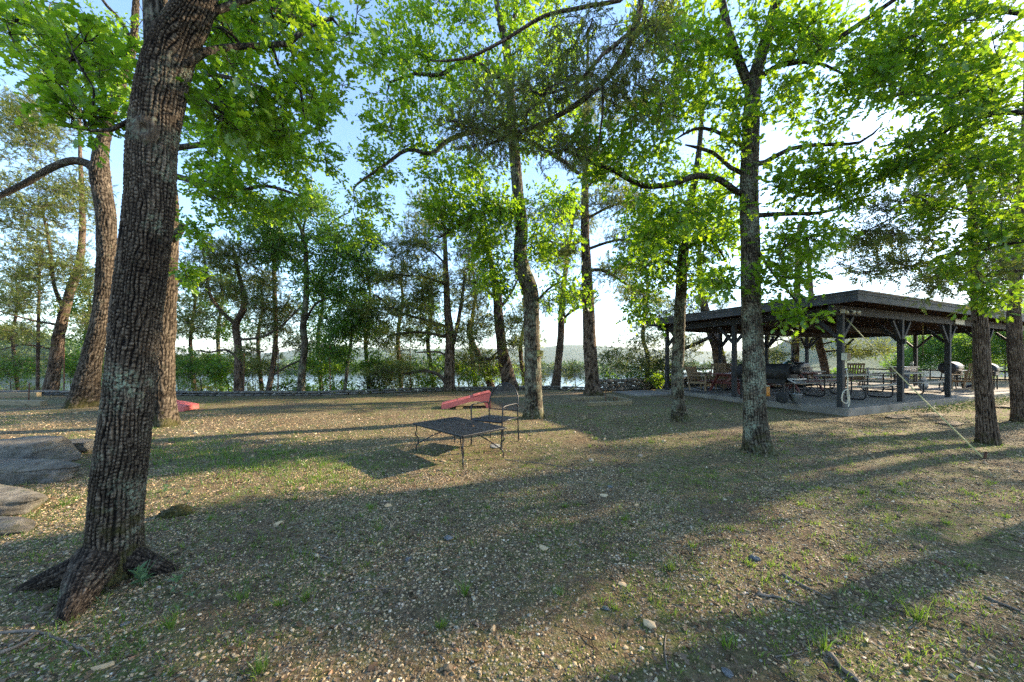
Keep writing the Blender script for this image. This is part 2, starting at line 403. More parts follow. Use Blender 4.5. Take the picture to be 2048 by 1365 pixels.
def ground_at(px, py):       # where the sight line at that bearing meets the ground
    s = H / (py - 720.0)
    for _ in range(6):
        x = (px - 1024) * s; y = F * s; s = (H - gz1(x, y)) / (py - 720.0)
    return np.array([(px - 1024) * s, F * s, gz1((px - 1024) * s, F * s)])

def grid(name, xs, ys, zf, mat, **kw):
    X, Y = np.meshgrid(xs, ys); Z = zf(X, Y); V_ = np.stack([X, Y, Z], -1).reshape(-1, 3)
    nx = len(xs); i = np.arange(len(ys) - 1)[:, None] * nx; j = np.arange(nx - 1)[None, :]
    Fq = np.stack([i + j, i + j + 1, i + nx + j + 1, i + nx + j], -1).reshape(-1, 4)
    return mesh_np(name, V_, Fq.ravel(), np.arange(len(Fq)) * 4, mat, smooth=True)
xs = np.concatenate([np.linspace(-400, -42, 24), np.arange(-40, -8, .35), np.arange(-8, 8, .06), np.arange(8, 34, .3), np.linspace(35, 400, 24)])
ys = np.concatenate([np.linspace(-300, -8, 16), np.arange(-7, .5, .4), np.arange(.5, 8, .06), np.arange(8, 30, .2), np.linspace(31, 60, 16)])
tag(grid('ground', xs, ys, gz, M['ground']), kind='structure')
WZ = -13.5
tag(grid('water', np.linspace(-9000, 9000, 5), np.linspace(36, 15000, 5), lambda x, y: x * 0 + WZ, M['water']), kind='structure')

def hill(name, prof, Z0, depth, mat, n=90, seed=0, rough=.12):
    """ridge whose crest follows prof [(px,py)], standing Z0 metres away, depth metres deep, on the water"""
    pxs = np.linspace(prof[0][0], prof[-1][0], n); pys = np.interp(pxs, [p[0] for p in prof], [p[1] for p in prof])
    cx = (pxs - 1024) * Z0 / F; cz = H - (pys - 720) * Z0 / F
    rows = np.linspace(0, 1, 16); V_ = []
    for t in rows:
        k = math.sin(min(t * 2, 1) * PI / 2) if t < .5 else math.cos((t - .5) * PI)
        yy = Z0 + (t - .5) * depth
        hh = (cz - WZ) * k * (1 + rough * (fbm(pxs * .03 + 10 * t, pxs * 0 + t * 9, seed) - .45) * 2)
        V_.append(np.stack([cx * (1 + .0 * t), np.full(n, yy) + 20 * (vnoise(pxs * .02, pxs * 0, seed) - .5), WZ - 1 + hh], -1))
    V_ = np.concatenate(V_)
    i = np.arange(15)[:, None] * n; j = np.arange(n - 1)[None, :]
    Fq = np.stack([i + j, i + j + 1, i + n + j + 1, i + n + j], -1).reshape(-1, 4)
    return tag(mesh_np(name, V_, Fq.ravel(), np.arange(len(Fq)) * 4, mat, smooth=True), kind='structure')
hill('hills', [(-1500, 660), (200, 712), (560, 706), (640, 692), (820, 698), (1075, 697), (1095, 690), (1200, 690), (1240, 697), (1400, 702), (2600, 690)], 2600, 700, M['hill'], seed=4, rough=.05)
hill('hills', [(1500, 738), (1560, 700), (1620, 668), (1720, 645), (1850, 632), (2200, 600), (3200, 590)], 620, 300, M['hill'], seed=8)
hill('hills', [(-1400, 600), (-300, 640), (0, 665), (120, 682), (250, 715), (420, 738)], 330, 120, M['hill'], seed=12)
hill('far_shore', [(150, 739), (260, 733), (600, 731), (820, 733), (1050, 736), (1230, 737), (1330, 743)], 430, 90, M['hill'], seed=15)

# ------------------------------------------------------------------ leaves
def tmpl(outline_half, fold=.12, bend=.18):
    """leaf along +Y, length 1; halves folded along the midrib"""
    v = []; f = []
    ysn = [p[1] for p in outline_half]
    for y in ysn: v.append((0, y, -bend * y * y))
    ns = len(v)
    for sgn in (1, -1):
        b = len(v)
        for x, y in outline_half[1:-1]: v.append((sgn * x, y, fold * x - bend * y * y))
        k = len(outline_half) - 2
        idx = [0] + [b + i for i in range(k)] + [ns - 1]
        for i in range(len(idx) - 1):
            q = [i, i + 1, idx[i + 1], idx[i]]
            qq = []
            for a in q:
                if a not in qq: qq.append(a)
            f.append(tuple(qq if sgn < 0 else qq[::-1]))
    return np.array(v, float), f
OAK = tmpl([(0, 0), (.05, .12), (.20, .24), (.10, .34), (.30, .50), (.13, .60), (.24, .80), (.08, .86), (0, 1)])
OAKL = tmpl([(0, 0), (.26, .30), (.09, .42), (.32, .66), (0, 1)])
OVAL = tmpl([(0, 0), (.19, .35), (.16, .7), (0, 1)])
TINY = (np.array([(0, 0, 0), (.28, .45, .05), (0, 1, -.1), (-.28, .45, .05)], float), [(0, 1, 2, 3)])
def sprig():
    v = []; f = []
    rs = np.random.default_rng(3)
    for i in range(9):
        y = .1 + .09 * i; a = (1 if i % 2 else -1) * (.75 - .04 * i) if i < 8 else 0
        L = .34 - .02 * i if i < 8 else .3; wd = .045
        d = np.array([math.sin(a), math.cos(a), rs.uniform(-.45, .45)]); d /= np.linalg.norm(d); p = np.array([0, y, 0]); s = np.cross(d, (0, 0, 1)); s /= np.linalg.norm(s)
        b = len(v); wd = .075; v += [tuple(p), tuple(p + d * L * .5 + s * wd), tuple(p + d * L), tuple(p + d * L * .5 - s * wd)]
        f.append((b, b + 1, b + 2, b + 3))
    return np.array(v, float), f
SPRIG = sprig()
SPRIG_S = (SPRIG[0][[0, 1, 2, 3, 8, 9, 10, 11, 20, 21, 22, 23, 32, 33, 34, 35]] * np.array([1.5, 1.1, 1.2]), [(0, 1, 2, 3), (4, 5, 6, 7), (8, 9, 10, 11), (12, 13, 14, 15)])

def nrm(a): return a / (np.linalg.norm(a, axis=-1, keepdims=True) + 1e-9)
def place(t, pos, dirs, ups, size):
    """array of copies of template t; returns verts, loops, starts"""
    v, f = t; n = len(pos)
    Y = nrm(dirs); X = nrm(np.cross(Y, ups)); Z = np.cross(X, Y)
    V_ = pos[:, None, :] + size[:, None, None] * (v[None, :, 0:1] * X[:, None] + v[None, :, 1:2] * Y[:, None] + v[None, :, 2:3] * Z[:, None])
    lp = np.array([i for q in f for i in q]); ln = np.array([len(q) for q in f])
    L = (lp[None, :] + (np.arange(n) * len(v))[:, None]).ravel()
    st0 = np.concatenate([[0], np.cumsum(ln)[:-1]])
    S = (st0[None, :] + (np.arange(n) * len(lp))[:, None]).ravel()
    return V_.reshape(-1, 3), L, S
def rand_dirs(n, up=0.0, flat=1.0):
    d = RNG.normal(size=(n, 3)); d[:, 2] = d[:, 2] * flat + up; return nrm(d)

# ------------------------------------------------------------------ trees
class Tree:
    def __init__(s): s.p = []; s.par = []; s.r = []; s.fix = []; s.len = []; s.cl = []; s.trunk = []
    def add(s, p, par, r, fix):
        s.p.append(np.array(p, float)); s.par.append(par); s.r.append(r); s.fix.append(fix)
        s.len.append(0 if par < 0 else s.len[par] + np.linalg.norm(s.p[-1] - s.p[par])); return len(s.p) - 1
    def near(s, q, bias=.12):
        P = np.array(s.p); return int(np.argmin(np.linalg.norm(P - q, axis=1) + bias * np.array(s.len)))
    def path(s, pts, radii, step=.22, main=False):
        P, r = resample(pts, radii, step)
        if main:
            s.trunk.append((P, r)); par = -1
            for a, b in zip(P, r): par = s.add(a, par, b, 2)
            return
        par = s.near(P[0], 0)
        for i, (a, b) in enumerate(zip(P, r)):
            if i == 0 and np.linalg.norm(a - s.p[par]) < .02: continue
            par = s.add(a, par, b, 1)
    def grow(s, centers, wob=.10, sag=.06, step=.22):
        C = list(centers); P = np.array(s.p)
        d = [np.min(np.linalg.norm(P - c, axis=1)) for c in C]
        for k in np.argsort(d):
            c = C[k]; a = s.near(c); p0 = s.p[a]; L = np.linalg.norm(c - p0)
            if L < .03: s.cl.append((c, np.array([0, 0, 1.]))); continue
            m = max(2, int(L / step) + 1); off = RNG.normal(size=3) * wob * L; off2 = RNG.normal(size=3) * wob * .5 * L
            par = a; prev = p0
            for i in range(1, m + 1):
                t = i / m
                q = p0 + (c - p0) * t + off * math.sin(PI * t) + off2 * math.sin(2 * PI * t) + np.array([0, 0, sag * L * math.sin(PI * t)])
                par = s.add(q, par, 0, 0); dr = q - prev; prev = q
            s.cl.append((c, dr / (np.linalg.norm(dr) + 1e-9)))
    def radii(s, rt=.004, k=.42):
        n = len(s.p); tips = np.zeros(n); ch = [[] for _ in range(n)]
        for i in range(n):
            if s.par[i] >= 0: ch[s.par[i]].append(i)
        for i in range(n - 1, -1, -1):
            if not ch[i]: tips[i] = 1
            if s.par[i] >= 0: tips[s.par[i]] += tips[i]
        for i in range(n):
            if s.fix[i] == 0:
                s.r[i] = rt * tips[i] ** k
                if s.par[i] >= 0: s.r[i] = min(s.r[i], s.r[s.par[i]] * .9 + .0005)
        s.ch = ch
    def branch_mesh(s, name, mat, parent, skip_trunk=True):
        mb = MB(); n = len(s.p)
        starts = [i for i in range(n) if s.par[i] >= 0 and not (s.fix[i] == 2)]
        done = set()
        for i in starts:
            if i in done: continue
            chain = [s.par[i], i]; done.add(i); cur = i
            while True:
                nx = [c for c in s.ch[cur] if c not in done and s.fix[c] != 2]
                if not nx: break
                c = max(nx, key=lambda q: s.r[q]); done.add(c); chain.append(c); cur = c
            P = np.array([s.p[c] for c in chain]); r = np.array([s.r[c] for c in chain])
            r[0] = min(r[0], r[1] * 1.15)
            nn = 10 if r[1] > .05 else 7 if r[1] > .02 else 5 if r[1] > .008 else 3
            r[-1] *= .5
            V_, Fq = tube_np(P, r, nn); mb.rawnp(V_, Fq)
        if mb.n: return mb.build(name, mat, parent, True)

def cellridge(u, v, nu, seed):
    """distance to the border of stretched cells, u wraps at nu"""
    iu = np.floor(u); iv = np.floor(v); f1 = np.full(u.shape, 9.); f2 = np.full(u.shape, 9.)
    for a in (-1, 0, 1):
        for b in (-1, 0, 1):
            cu = iu + a; cv = iv + b; w_ = np.mod(cu, nu)
            jx = hash2(w_, cv, seed); jy = hash2(w_, cv, seed + 5)
            d = np.hypot(u - cu - jx, v - cv - jy)
            f2 = np.minimum(f2, np.maximum(f1, d)); f1 = np.minimum(f1, d)
    return f2 - f1
def trunk_mesh(name, P, r, mat, parent, step=.02, nth=96, plate=.035, depth=.014, seed=1, flare=.5, lobes=4, aspect=4.0, fl_h=.16, knots=()):
    P, r = resample(P, r, step)
    m = len(P); T, N, B = frames(P)
    L = np.concatenate([[0], np.cumsum(np.linalg.norm(np.diff(P, axis=0), axis=1))])
    th = np.arange(nth) * 2 * PI / nth
    TH, LL = np.meshgrid(th, L)
    nu = max(6, int(round(2 * PI * np.mean(r) / plate)))
    cth, sth = np.cos(TH), np.sin(TH)
    wv = (vnoise(cth * 1.6 + 7, sth * 1.6 + LL * 5.5, seed + 3) - .5) * 1.0 + (vnoise(cth * 6 + 7, sth * 6 + LL * 16, seed + 13) - .5) * .8
    U = TH / (2 * PI) * nu + wv
    ci = np.mod(np.floor(U), nu); fu = np.abs(U - np.floor(U) - .5) * 2          # 0 ridge crest, 1 furrow
    colr = 1 - smooth01((fu - .45) / .5) * (.55 + .45 * smooth01(vnoise(ci * 3.7, LL * 6, seed + 6) * 1.8 - .3))
    Vv = LL / (plate * aspect * .6) + hash2(ci, LL * 0, seed + 8) * 7 + (vnoise(ci * 5.1, LL * 11, seed) - .5) * 1.6 + (fu - .5) * .25 * np.sign(hash2(ci, LL * 0, seed + 9) - .5)
    fv = np.abs(Vv - np.floor(Vv) - .5) * 2
    blk = 1 - smooth01((fv - .60) / .3) * (.85 if aspect < 6 else .15) * (.35 + .65 * hash2(ci, np.floor(Vv), seed + 2))
    cellh = .75 + .25 * hash2(ci + 40, np.floor(Vv), seed + 4)
    rid = colr * blk * cellh
    fine = vnoise(U * 4, LL * 120, seed + 2)
    fl = 1 + flare * np.exp(-LL / fl_h) * (.55 + .45 * np.cos(lobes * TH + seed) + .25 * np.cos((lobes + 1) * TH + 2 * seed))
    lump = 1 + .07 * (vnoise(np.cos(TH) * 1.5 + 9, np.sin(TH) * 1.5 + LL * 2.2, seed + 4) - .5) * 2
    for (kt, kl, kr) in knots:
        dd = np.hypot((np.mod(TH - kt + PI, 2 * PI) - PI) * np.mean(r), (LL - kl) * .7)
        q = np.clip(1 - dd / kr, 0, 1)
        lump = lump + .10 * smooth01(q * 2) - .28 * smooth01((q - .55) * 2.2)
        rid = rid * (1 - smooth01(q * 3)) + .75 * smooth01(q * 3)
    RR = r[:, None] * fl * lump + depth * (rid - .6) + depth * .25 * (fine - .5)
    V_ = P[:, None, :] + (N[:, None] * np.cos(TH)[..., None] + B[:, None] * np.sin(TH)[..., None]) * RR[..., None]
    i = np.arange(m - 1)[:, None] * nth; j = np.arange(nth)[None, :]; j2 = (j + 1) % nth
    Fq = np.stack([i + j, i + j2, i + nth + j2, i + nth + j], -1).reshape(-1, 4)
    return mesh_np(name, V_.reshape(-1, 3), Fq.ravel(), np.arange(len(Fq)) * 4, mat, parent, True, {'ridge': rid.ravel()})

DENS = 1.7
def sample_blobs(blobs, dens=1.0):
    out = []
    for bl in blobs:
        px, py, Z, rx, ry, rz, n = bl
        n = max(1, int(round(n * dens)))
        d = rand_dirs(n); rad = RNG.random(n) ** .45
        for k in range(n):
            zz = Z + d[k, 1] * rz * rad[k]
            out.append(W(px + d[k, 0] * rx * rad[k], py + d[k, 2] * ry * rad[k], zz))
    return out
def world_blobs(blobs):
    out = []
    for (c, r, n) in blobs:
        d = rand_dirs(n); rad = RNG.random(n) ** .4
        out += [np.array(c) + d[k] * np.array(r) * rad[k] for k in range(n)]
    return out
def leaf_cluster(cl, n_leaf, rad, size, t, flat=.6, up=.25, droop=0.0, twigs=5):
    """leaves along short twigs round each cluster centre"""
    C = np.array([c for c, d in cl]); D = np.array([d for c, d in cl]); m = len(C)
    N_ = m * n_leaf; ci = np.repeat(np.arange(m), n_leaf)
    tw = nrm(D[:, None, :] * .7 + rand_dirs(m * twigs, up * .5, flat).reshape(m, twigs, 3) * 1.0)
    tl = rad * (.6 + .7 * RNG.random((m, twigs)))
    k = RNG.integers(0, twigs, N_); s = RNG.random(N_) ** .6
    d = tw[ci, k]; pos = C[ci] - D[ci] * rad * .3 + d * (tl[ci, k] * s)[:, None] + RNG.normal(size=(N_, 3)) * rad * .13
    ld = nrm(d + rand_dirs(N_) * .9 + np.array([0, 0, -droop])); ups = nrm(rand_dirs(N_) * .75 + np.array([0, 0, 1.]))
    sz = size * (.6 + .7 * RNG.random(N_))
    tws = [(C[i] - D[i] * rad * .3, C[i] - D[i] * rad * .3 + tw[i, j] * tl[i, j]) for i in range(m) for j in range(twigs)]
    return place(t, pos, ld, ups, sz), tws
def crown_mesh(cl, parent, mat, **k):
    (V_, L, S), tws = leaf_cluster(cl, **k)
    return mesh_np('crown', V_, L, S, mat, parent), tws
def twig_mesh(tws, mat, parent, r=.003):
    A = np.array([a for a, b in tws]); B_ = np.array([b for a, b in tws])
    Mid = (A + B_) / 2 + RNG.normal(size=A.shape) * .02
    D = nrm(B_ - A); X = nrm(np.cross(D, rand_dirs(len(D)))); Y = np.cross(D, X)
    rings = []
    for P_, rr in ((A, r), (Mid, r * .8), (B_, r * .35)):
        for a in (0, 2 * PI / 3, 4 * PI / 3): rings.append(P_ + (X * math.cos(a) + Y * math.sin(a)) * rr)
    V_ = np.stack(rings, 1)
    f = np.array([(0, 1, 4, 3), (1, 2, 5, 4), (2, 0, 3, 5), (3, 4, 7, 6), (4, 5, 8, 7), (5, 3, 6, 8)])
    Fq = (f[None] + (np.arange(len(A)) * 9)[:, None, None]).reshape(-1, 4)
    return mesh_np('twigs', V_.reshape(-1, 3), Fq.ravel(), np.arange(len(Fq)) * 4, mat, parent)

KIND = {
    'oak_near': dict(n_leaf=30, rad=.23, size=.078, t=OAK, twigs=6),
    'oak': dict(n_leaf=50, rad=.42, size=.105, t=OAKL, twigs=6),
    'oak_far': dict(n_leaf=60, rad=.50, size=.13, t=OAKL, twigs=6),
    'oval': dict(n_leaf=60, rad=.55, size=.14, t=OVAL, twigs=6),
    'cedar': dict(n_leaf=22, rad=.46, size=.20, t=SPRIG, flat=.35, up=.05, twigs=7),
    'cedar_near': dict(n_leaf=36, rad=.26, size=.105, t=SPRIG, flat=.6, up=.0, twigs=7, droop=.3),
    'cedar_far': dict(n_leaf=30, rad=.62, size=.36, t=SPRIG_S, flat=.4, up=.1, twigs=6),
    'shrub': dict(n_leaf=55, rad=.38, size=.11, t=OVAL, twigs=6),
}
def tree(label, cat, trunk, limbs, blobs, kind, leafmat, bark, twigbark, name='oak_tree', wblobs=(), nth=64, step=.03, plate=.03, depth=.01,
         flare=.5, seed=1, group=None, roots=(), rt=.005, k=.42, fl_h=.16, aspect=4., sag=.05, wob=.10, twigs=True, knots=(), lobes=4, top=None, dens=1.4, **kw):
    """trunk: [(px, py, Z, halfwidth px)] from the foot up"""
    def conv(L):
        P = []; r = []
        for q in L:
            if q[0] == 'w': P.append(np.array(q[1:4], float)); r.append(q[4]); continue
            px, py, Z, hw = q
            P.append(W(px, py, Z)); r.append(hw * Z / F * math.cos(math.atan((px - 1024) / F)))
        return np.array(P), np.array(r)
    P, r = conv(trunk)
    base = P[0].copy(); base[2] = gz1(base[0], base[1])
    P[0] = base; P = np.concatenate([[base - (0, 0, .12)], P]); r = np.concatenate([[r[0]], r])
    if top is not None:      # world-space top above the frame
        for (q, rr) in top: P = np.concatenate([P, [q]]); r = np.concatenate([r, [rr]])
    root = empty(name, base, label, cat, 0, group)
    t = Tree(); t.path(P - base, r, .22, True)
    for L in limbs:
        p, rr = conv(L); t.path(p - base, rr * .8)
    cen = sample_blobs(blobs, dens) + world_blobs(wblobs)
    t.grow([c - base for c in cen], sag=sag, wob=wob)
    t.radii(rt, k)
    trunk_mesh('trunk', P - base, r, bark, root, step, nth, plate, depth, seed, flare, lobes, aspect, fl_h, knots)
    t.branch_mesh('branches', twigbark, root)
    if cen:
        kk = dict(KIND[kind]); kk.update(kw)
        o, tws = crown_mesh(t.cl, root, leafmat, **kk)
        if twigs: twig_mesh(tws, twigbark, root, .0028 if kind == 'oak_near' else .004)
    for (pts, rr) in roots:
        pts = [np.array(q, float) for q in pts]
        PP = [np.array([q[0], q[1], gz1(q[0], q[1]) + q[2]]) - base for q in pts]
        trunk_mesh('root', PP, rr, M['root_bark'], root, .008, 64, plate * .9, depth, seed + 9, 0, 3, aspect)
    return root, t
# ------------------------------------------------------------------ the trees
OB, OB2, OB3, TB, CB, CT = M['oak_bark'], M['oak_bark2'], M['oak_bark3'], M['twig_bark'], M['cedar_bark'], M['cedar_twig']
OL, OLB, LL_, CL, CD = M['oak_leaf'], M['oak_leaf_b'], M['lake_leaf'], M['cedar_leaf'], M['cedar_dark']
ZB = 2.2
tree('big near oak with deeply furrowed lichen-spotted bark beside the flat boulders', 'tree',
     [(222, 1150, ZB, 62), (228, 1060, ZB, 58), (236, 960, ZB, 58), (252, 830, ZB, 55), (268, 680, ZB, 52), (288, 520, ZB, 52), (301, 400, ZB, 51), (306, 290, ZB, 51), (322, 180, ZB, 55), (348, 90, ZB, 50), (390, 10, ZB, 40), (410, -90, ZB, 35), (430, -260, ZB, 27), (450, -600, ZB, 12)],
     [[(322, 190, ZB, 36), (312, 90, ZB, 32), (306, -20, ZB, 29), (290, -200, ZB, 24), (250, -500, ZB + .1, 12)],
      [(395, 60, ZB, 14), (430, 22, ZB + .05, 11), (480, 5, ZB + .1, 10), (530, -15, ZB + .15, 8)],
      [(375, 128, ZB, 13), (410, 104, ZB + .1, 11), (450, 96, ZB + .2, 10), (520, 92, ZB + .4, 8), (575, 88, ZB + .5, 8), (620, 50, ZB + .6, 7), (665, 38, ZB + .7, 5)],
      [(545, 95, ZB + .45, 6), (556, 130, ZB + .5, 5), (600, 180, ZB + .6, 4), (610, 240, ZB + .7, 3)],
      [(268, 238, ZB, 9), (225, 260, ZB + .05, 7), (180, 262, ZB + .1, 5), (115, 250, ZB + .2, 3)]],
     [(580, 40, 2.9, 170, 70, .5, 26), (470, 190, 2.7, 90, 90, .4, 12), (610, 170, 3.0, 100, 90, .5, 13), (520, 270, 2.9, 110, 70, .4, 9),
      (170, 120, 2.6, 120, 80, .4, 15), (70, 50, 2.9, 100, 70, .5, 8), (150, 235, 2.4, 70, 35, .25, 6), (450, 60, 2.7, 80, 60, .3, 7),
      (350, -330, 2.5, 620, 230, 1.2, 22)],
     'oak_near', OL, OB, TB, nth=190, step=.008, plate=.0175, depth=.012, flare=1.0, seed=3, fl_h=.17, lobes=3, aspect=2.3, rt=.0035, dens=1.4, n_leaf=36, rad=.2, knots=[(-1.15, 2.95, .07)],
     roots=[([(-2.58, 2.2, .13), (-2.76, 2.14, .07), (-2.9, 2.1, .02), (-3.06, 2.06, -.05)], [.11, .08, .05, .02]),
            ([(-2.58, 2.14, .16), (-2.50, 2.0, .09), (-2.42, 1.88, .02), (-2.36, 1.78, -.05)], [.12, .09, .055, .02]),
            ([(-2.52, 2.22, .10), (-2.36, 2.24, .04), (-2.22, 2.28, -.05)], [.09, .06, .03])])

tree('leaning oak at the left with a broken hollow limb reaching the left edge', 'tree',
     [(163, 822, 10, 28.2), (172, 770, 10, 26.4), (188, 700, 10, 22.0), (205, 620, 10, 21.1), (213, 520, 10, 21.1), (212, 430, 10, 22.0), (200, 350, 10, 22.9), (205, 290, 10, 15.0), (225, 220, 10, 10.6), (262, 110, 10, 8.8), (270, 40, 10, 7.9), (275, -60, 10, 6.2), (285, -200, 10, 2.6)],
     [[(205, 350, 10, 20), (175, 328, 10, 16), (145, 322, 9.9, 14), (105, 335, 9.8, 13), (55, 365, 9.7, 12), (0, 392, 9.6, 11), (-70, 430, 9.5, 9)],
      [(212, 270, 10, 10), (180, 220, 10, 8), (150, 185, 10, 7), (90, 110, 10, 6), (20, 50, 10, 5), (-60, -10, 10, 3)],
      [(262, 80, 10, 8), (240, 40, 10, 6), (205, 0, 10, 5), (180, -60, 10, 3)]],
     [(120, 130, 10, 110, 80, 1.5, 34), (220, 100, 10, 70, 100, 1.4, 22), (30, 40, 10, 80, 60, 1.2, 18), (230, 200, 10, 60, 60, 1, 14), (-120, 60, 10, 150, 200, 2, 20), (250, -120, 10, 200, 110, 2, 26)],
     'oak', OL, OB2, TB, nth=84, step=.03, plate=.045, depth=.022, flare=.75, seed=5, fl_h=.45, lobes=3)

tree('stout oak half hidden behind the big near trunk, its sunlit bark glowing', 'tree',
     [(328, 850, 7.35, 29.9), (325, 790, 7.35, 26.4), (326, 700, 7.35, 25.5), (330, 600, 7.35, 24.6), (336, 500, 7.35, 22.9), (338, 440, 7.35, 21.1), (335, 360, 7.35, 17.6), (325, 250, 7.35, 15.0), (320, 120, 7.35, 12.3), (330, -60, 7.35, 8.8), (350, -250, 7.4, 3.5)],
     [[(345, 480, 7.3, 12.3), (360, 462, 7.2, 11.4), (366, 452, 7.15, 12)],
      [(335, 350, 7.35, 12), (380, 362, 7.2, 9), (440, 402, 7.0, 8), (480, 385, 6.9, 6), (530, 372, 6.9, 5), (600, 392, 6.9, 3)],
      [(325, 300, 7.35, 11), (400, 290, 7.3, 9), (480, 280, 7.2, 7), (590, 275, 7.1, 5), (660, 240, 7.1, 3)],
      [(322, 180, 7.35, 9), (420, 150, 7.3, 7), (560, 190, 7.2, 5), (620, 240, 7.2, 3)]],
     [(490, 250, 7, 140, 80, 1.0, 34), (590, 330, 7.2, 90, 60, .9, 20), (430, 350, 7, 70, 60, .8, 16), (480, 400, 7, 80, 50, .7, 14), (560, 420, 7.2, 60, 30, .6, 8), (640, 210, 7.2, 40, 60, .7, 9), (375, 545, 6.9, 22, 16, .15, 3),
      (385, 470, 6.9, 25, 40, .2, 4), (400, 100, 7.4, 120, 80, 1.2, 16), (330, -150, 7.4, 300, 120, 2, 30), (650, 60, 7.6, 70, 40, .8, 8)],
     'oak', OL, OB2, TB, nth=84, step=.028, plate=.040, depth=.02, flare=.6, seed=8, fl_h=.3, lobes=3, rt=.0045, dens=1.3, n_leaf=66, rad=.33)

tree('slim oak with a kinked trunk and yellow-green leaves behind the black chair', 'tree',
     [(1068, 835, 8.3, 19), (1067, 790, 8.3, 17), (1065, 720, 8.3, 16), (1063, 640, 8.3, 15.5), (1060, 580, 8.3, 16), (1045, 540, 8.3, 15), (1040, 500, 8.3, 13), (1043, 450, 8.3, 12), (1036, 390, 8.3, 11), (1030, 320, 8.3, 11), (1027, 280, 8.3, 10), (1020, 180, 8.3, 9), (1012, 90, 8.3, 8), (1000, 40, 8.3, 6), (985, -60, 8.3, 4), (980, -250, 8.3, 2)],
     [[(1027, 275, 8.3, 7), (980, 262, 8.1, 6), (930, 268, 8.0, 6), (890, 285, 7.9, 6), (862, 308, 7.8, 5.5), (815, 300, 7.7, 5), (770, 330, 7.6, 4), (715, 368, 7.5, 3)],
      [(1012, 160, 8.3, 6), (985, 150, 8.2, 6), (940, 118, 8.0, 5), (880, 150, 7.8, 5), (830, 148, 7.7, 4), (780, 165, 7.6, 3)],
      [(1030, 270, 8.3, 6), (1080, 295, 8.2, 6), (1130, 325, 8.1, 5), (1165, 350, 8.0, 4), (1200, 330, 8, 3)],
      [(1014, 90, 8.3, 6), (1030, 30, 8.4, 5), (1040, -60, 8.4, 4)],
      [(1042, 430, 8.3, 5), (990, 420, 8, 5), (930, 445, 7.8, 4), (880, 475, 7.7, 3)],
      [(1062, 620, 8.3, 4), (1095, 580, 8.1, 3), (1130, 560, 8, 2)]],
     [(950, 410, 7.8, 110, 50, .9, 38), (890, 440, 7.8, 50, 50, .5, 12), (990, 560, 8.1, 55, 35, .5, 14), (975, 490, 8.1, 50, 40, .5, 12), (1130, 590, 8, 45, 40, .4, 9), (1090, 480, 8, 55, 55, .6, 14), (1110, 410, 8.1, 50, 40, .5, 10),
      (910, 340, 8, 90, 40, .8, 20), (800, 110, 7.9, 90, 70, .9, 26), (800, 230, 7.8, 80, 70, .8, 24), (760, 330, 7.6, 50, 40, .5, 8), (740, 420, 7.6, 50, 40, .5, 8), (710, 470, 7.6, 40, 30, .4, 5), (930, 160, 8, 110, 90, 1, 34), (1080, 110, 8.3, 100, 90, 1, 26), (1000, 20, 8.3, 150, 60, 1.2, 26),
      (860, 20, 8, 90, 50, .8, 14), (1080, 250, 8.2, 90, 70, .8, 22), (980, -150, 8.3, 300, 130, 2, 36)],
     'oak', OL, OB3, TB, nth=64, step=.03, plate=.035, depth=.014, flare=.55, seed=11, fl_h=.22, rt=.0042)

tree('thin dark-barked oak between the kinked oak and the lichen oak, left of the pavilion', 'tree',
     [(1361, 842, 7.9, 17), (1356, 800, 7.9, 13), (1355, 740, 7.9, 12.5), (1358, 660, 7.9, 12), (1362, 580, 7.9, 11.5), (1366, 510, 7.9, 11), (1376, 430, 7.9, 9), (1390, 360, 7.9, 7), (1400, 280, 7.9, 5), (1410, 150, 7.9, 3)],
     [[(1364, 545, 7.9, 6), (1320, 520, 7.7, 4), (1280, 540, 7.5, 3)], [(1366, 500, 7.9, 6), (1420, 480, 7.7, 4), (1450, 520, 7.6, 3)]],
     [(1300, 540, 7.7, 75, 50, .8, 20), (1280, 615, 7.6, 40, 30, .5, 8), (1410, 550, 7.8, 45, 40, .6, 9), (1340, 450, 7.9, 110, 50, 1.0, 26), (1440, 470, 7.7, 60, 60, .7, 18), (1310, 480, 7.6, 50, 40, .5, 10), (1400, 350, 7.9, 80, 60, .8, 16)],
     'oak', OL, OB3, TB, nth=56, step=.03, plate=.03, depth=.012, flare=.8, seed=14, fl_h=.16, rt=.0042, lobes=2)

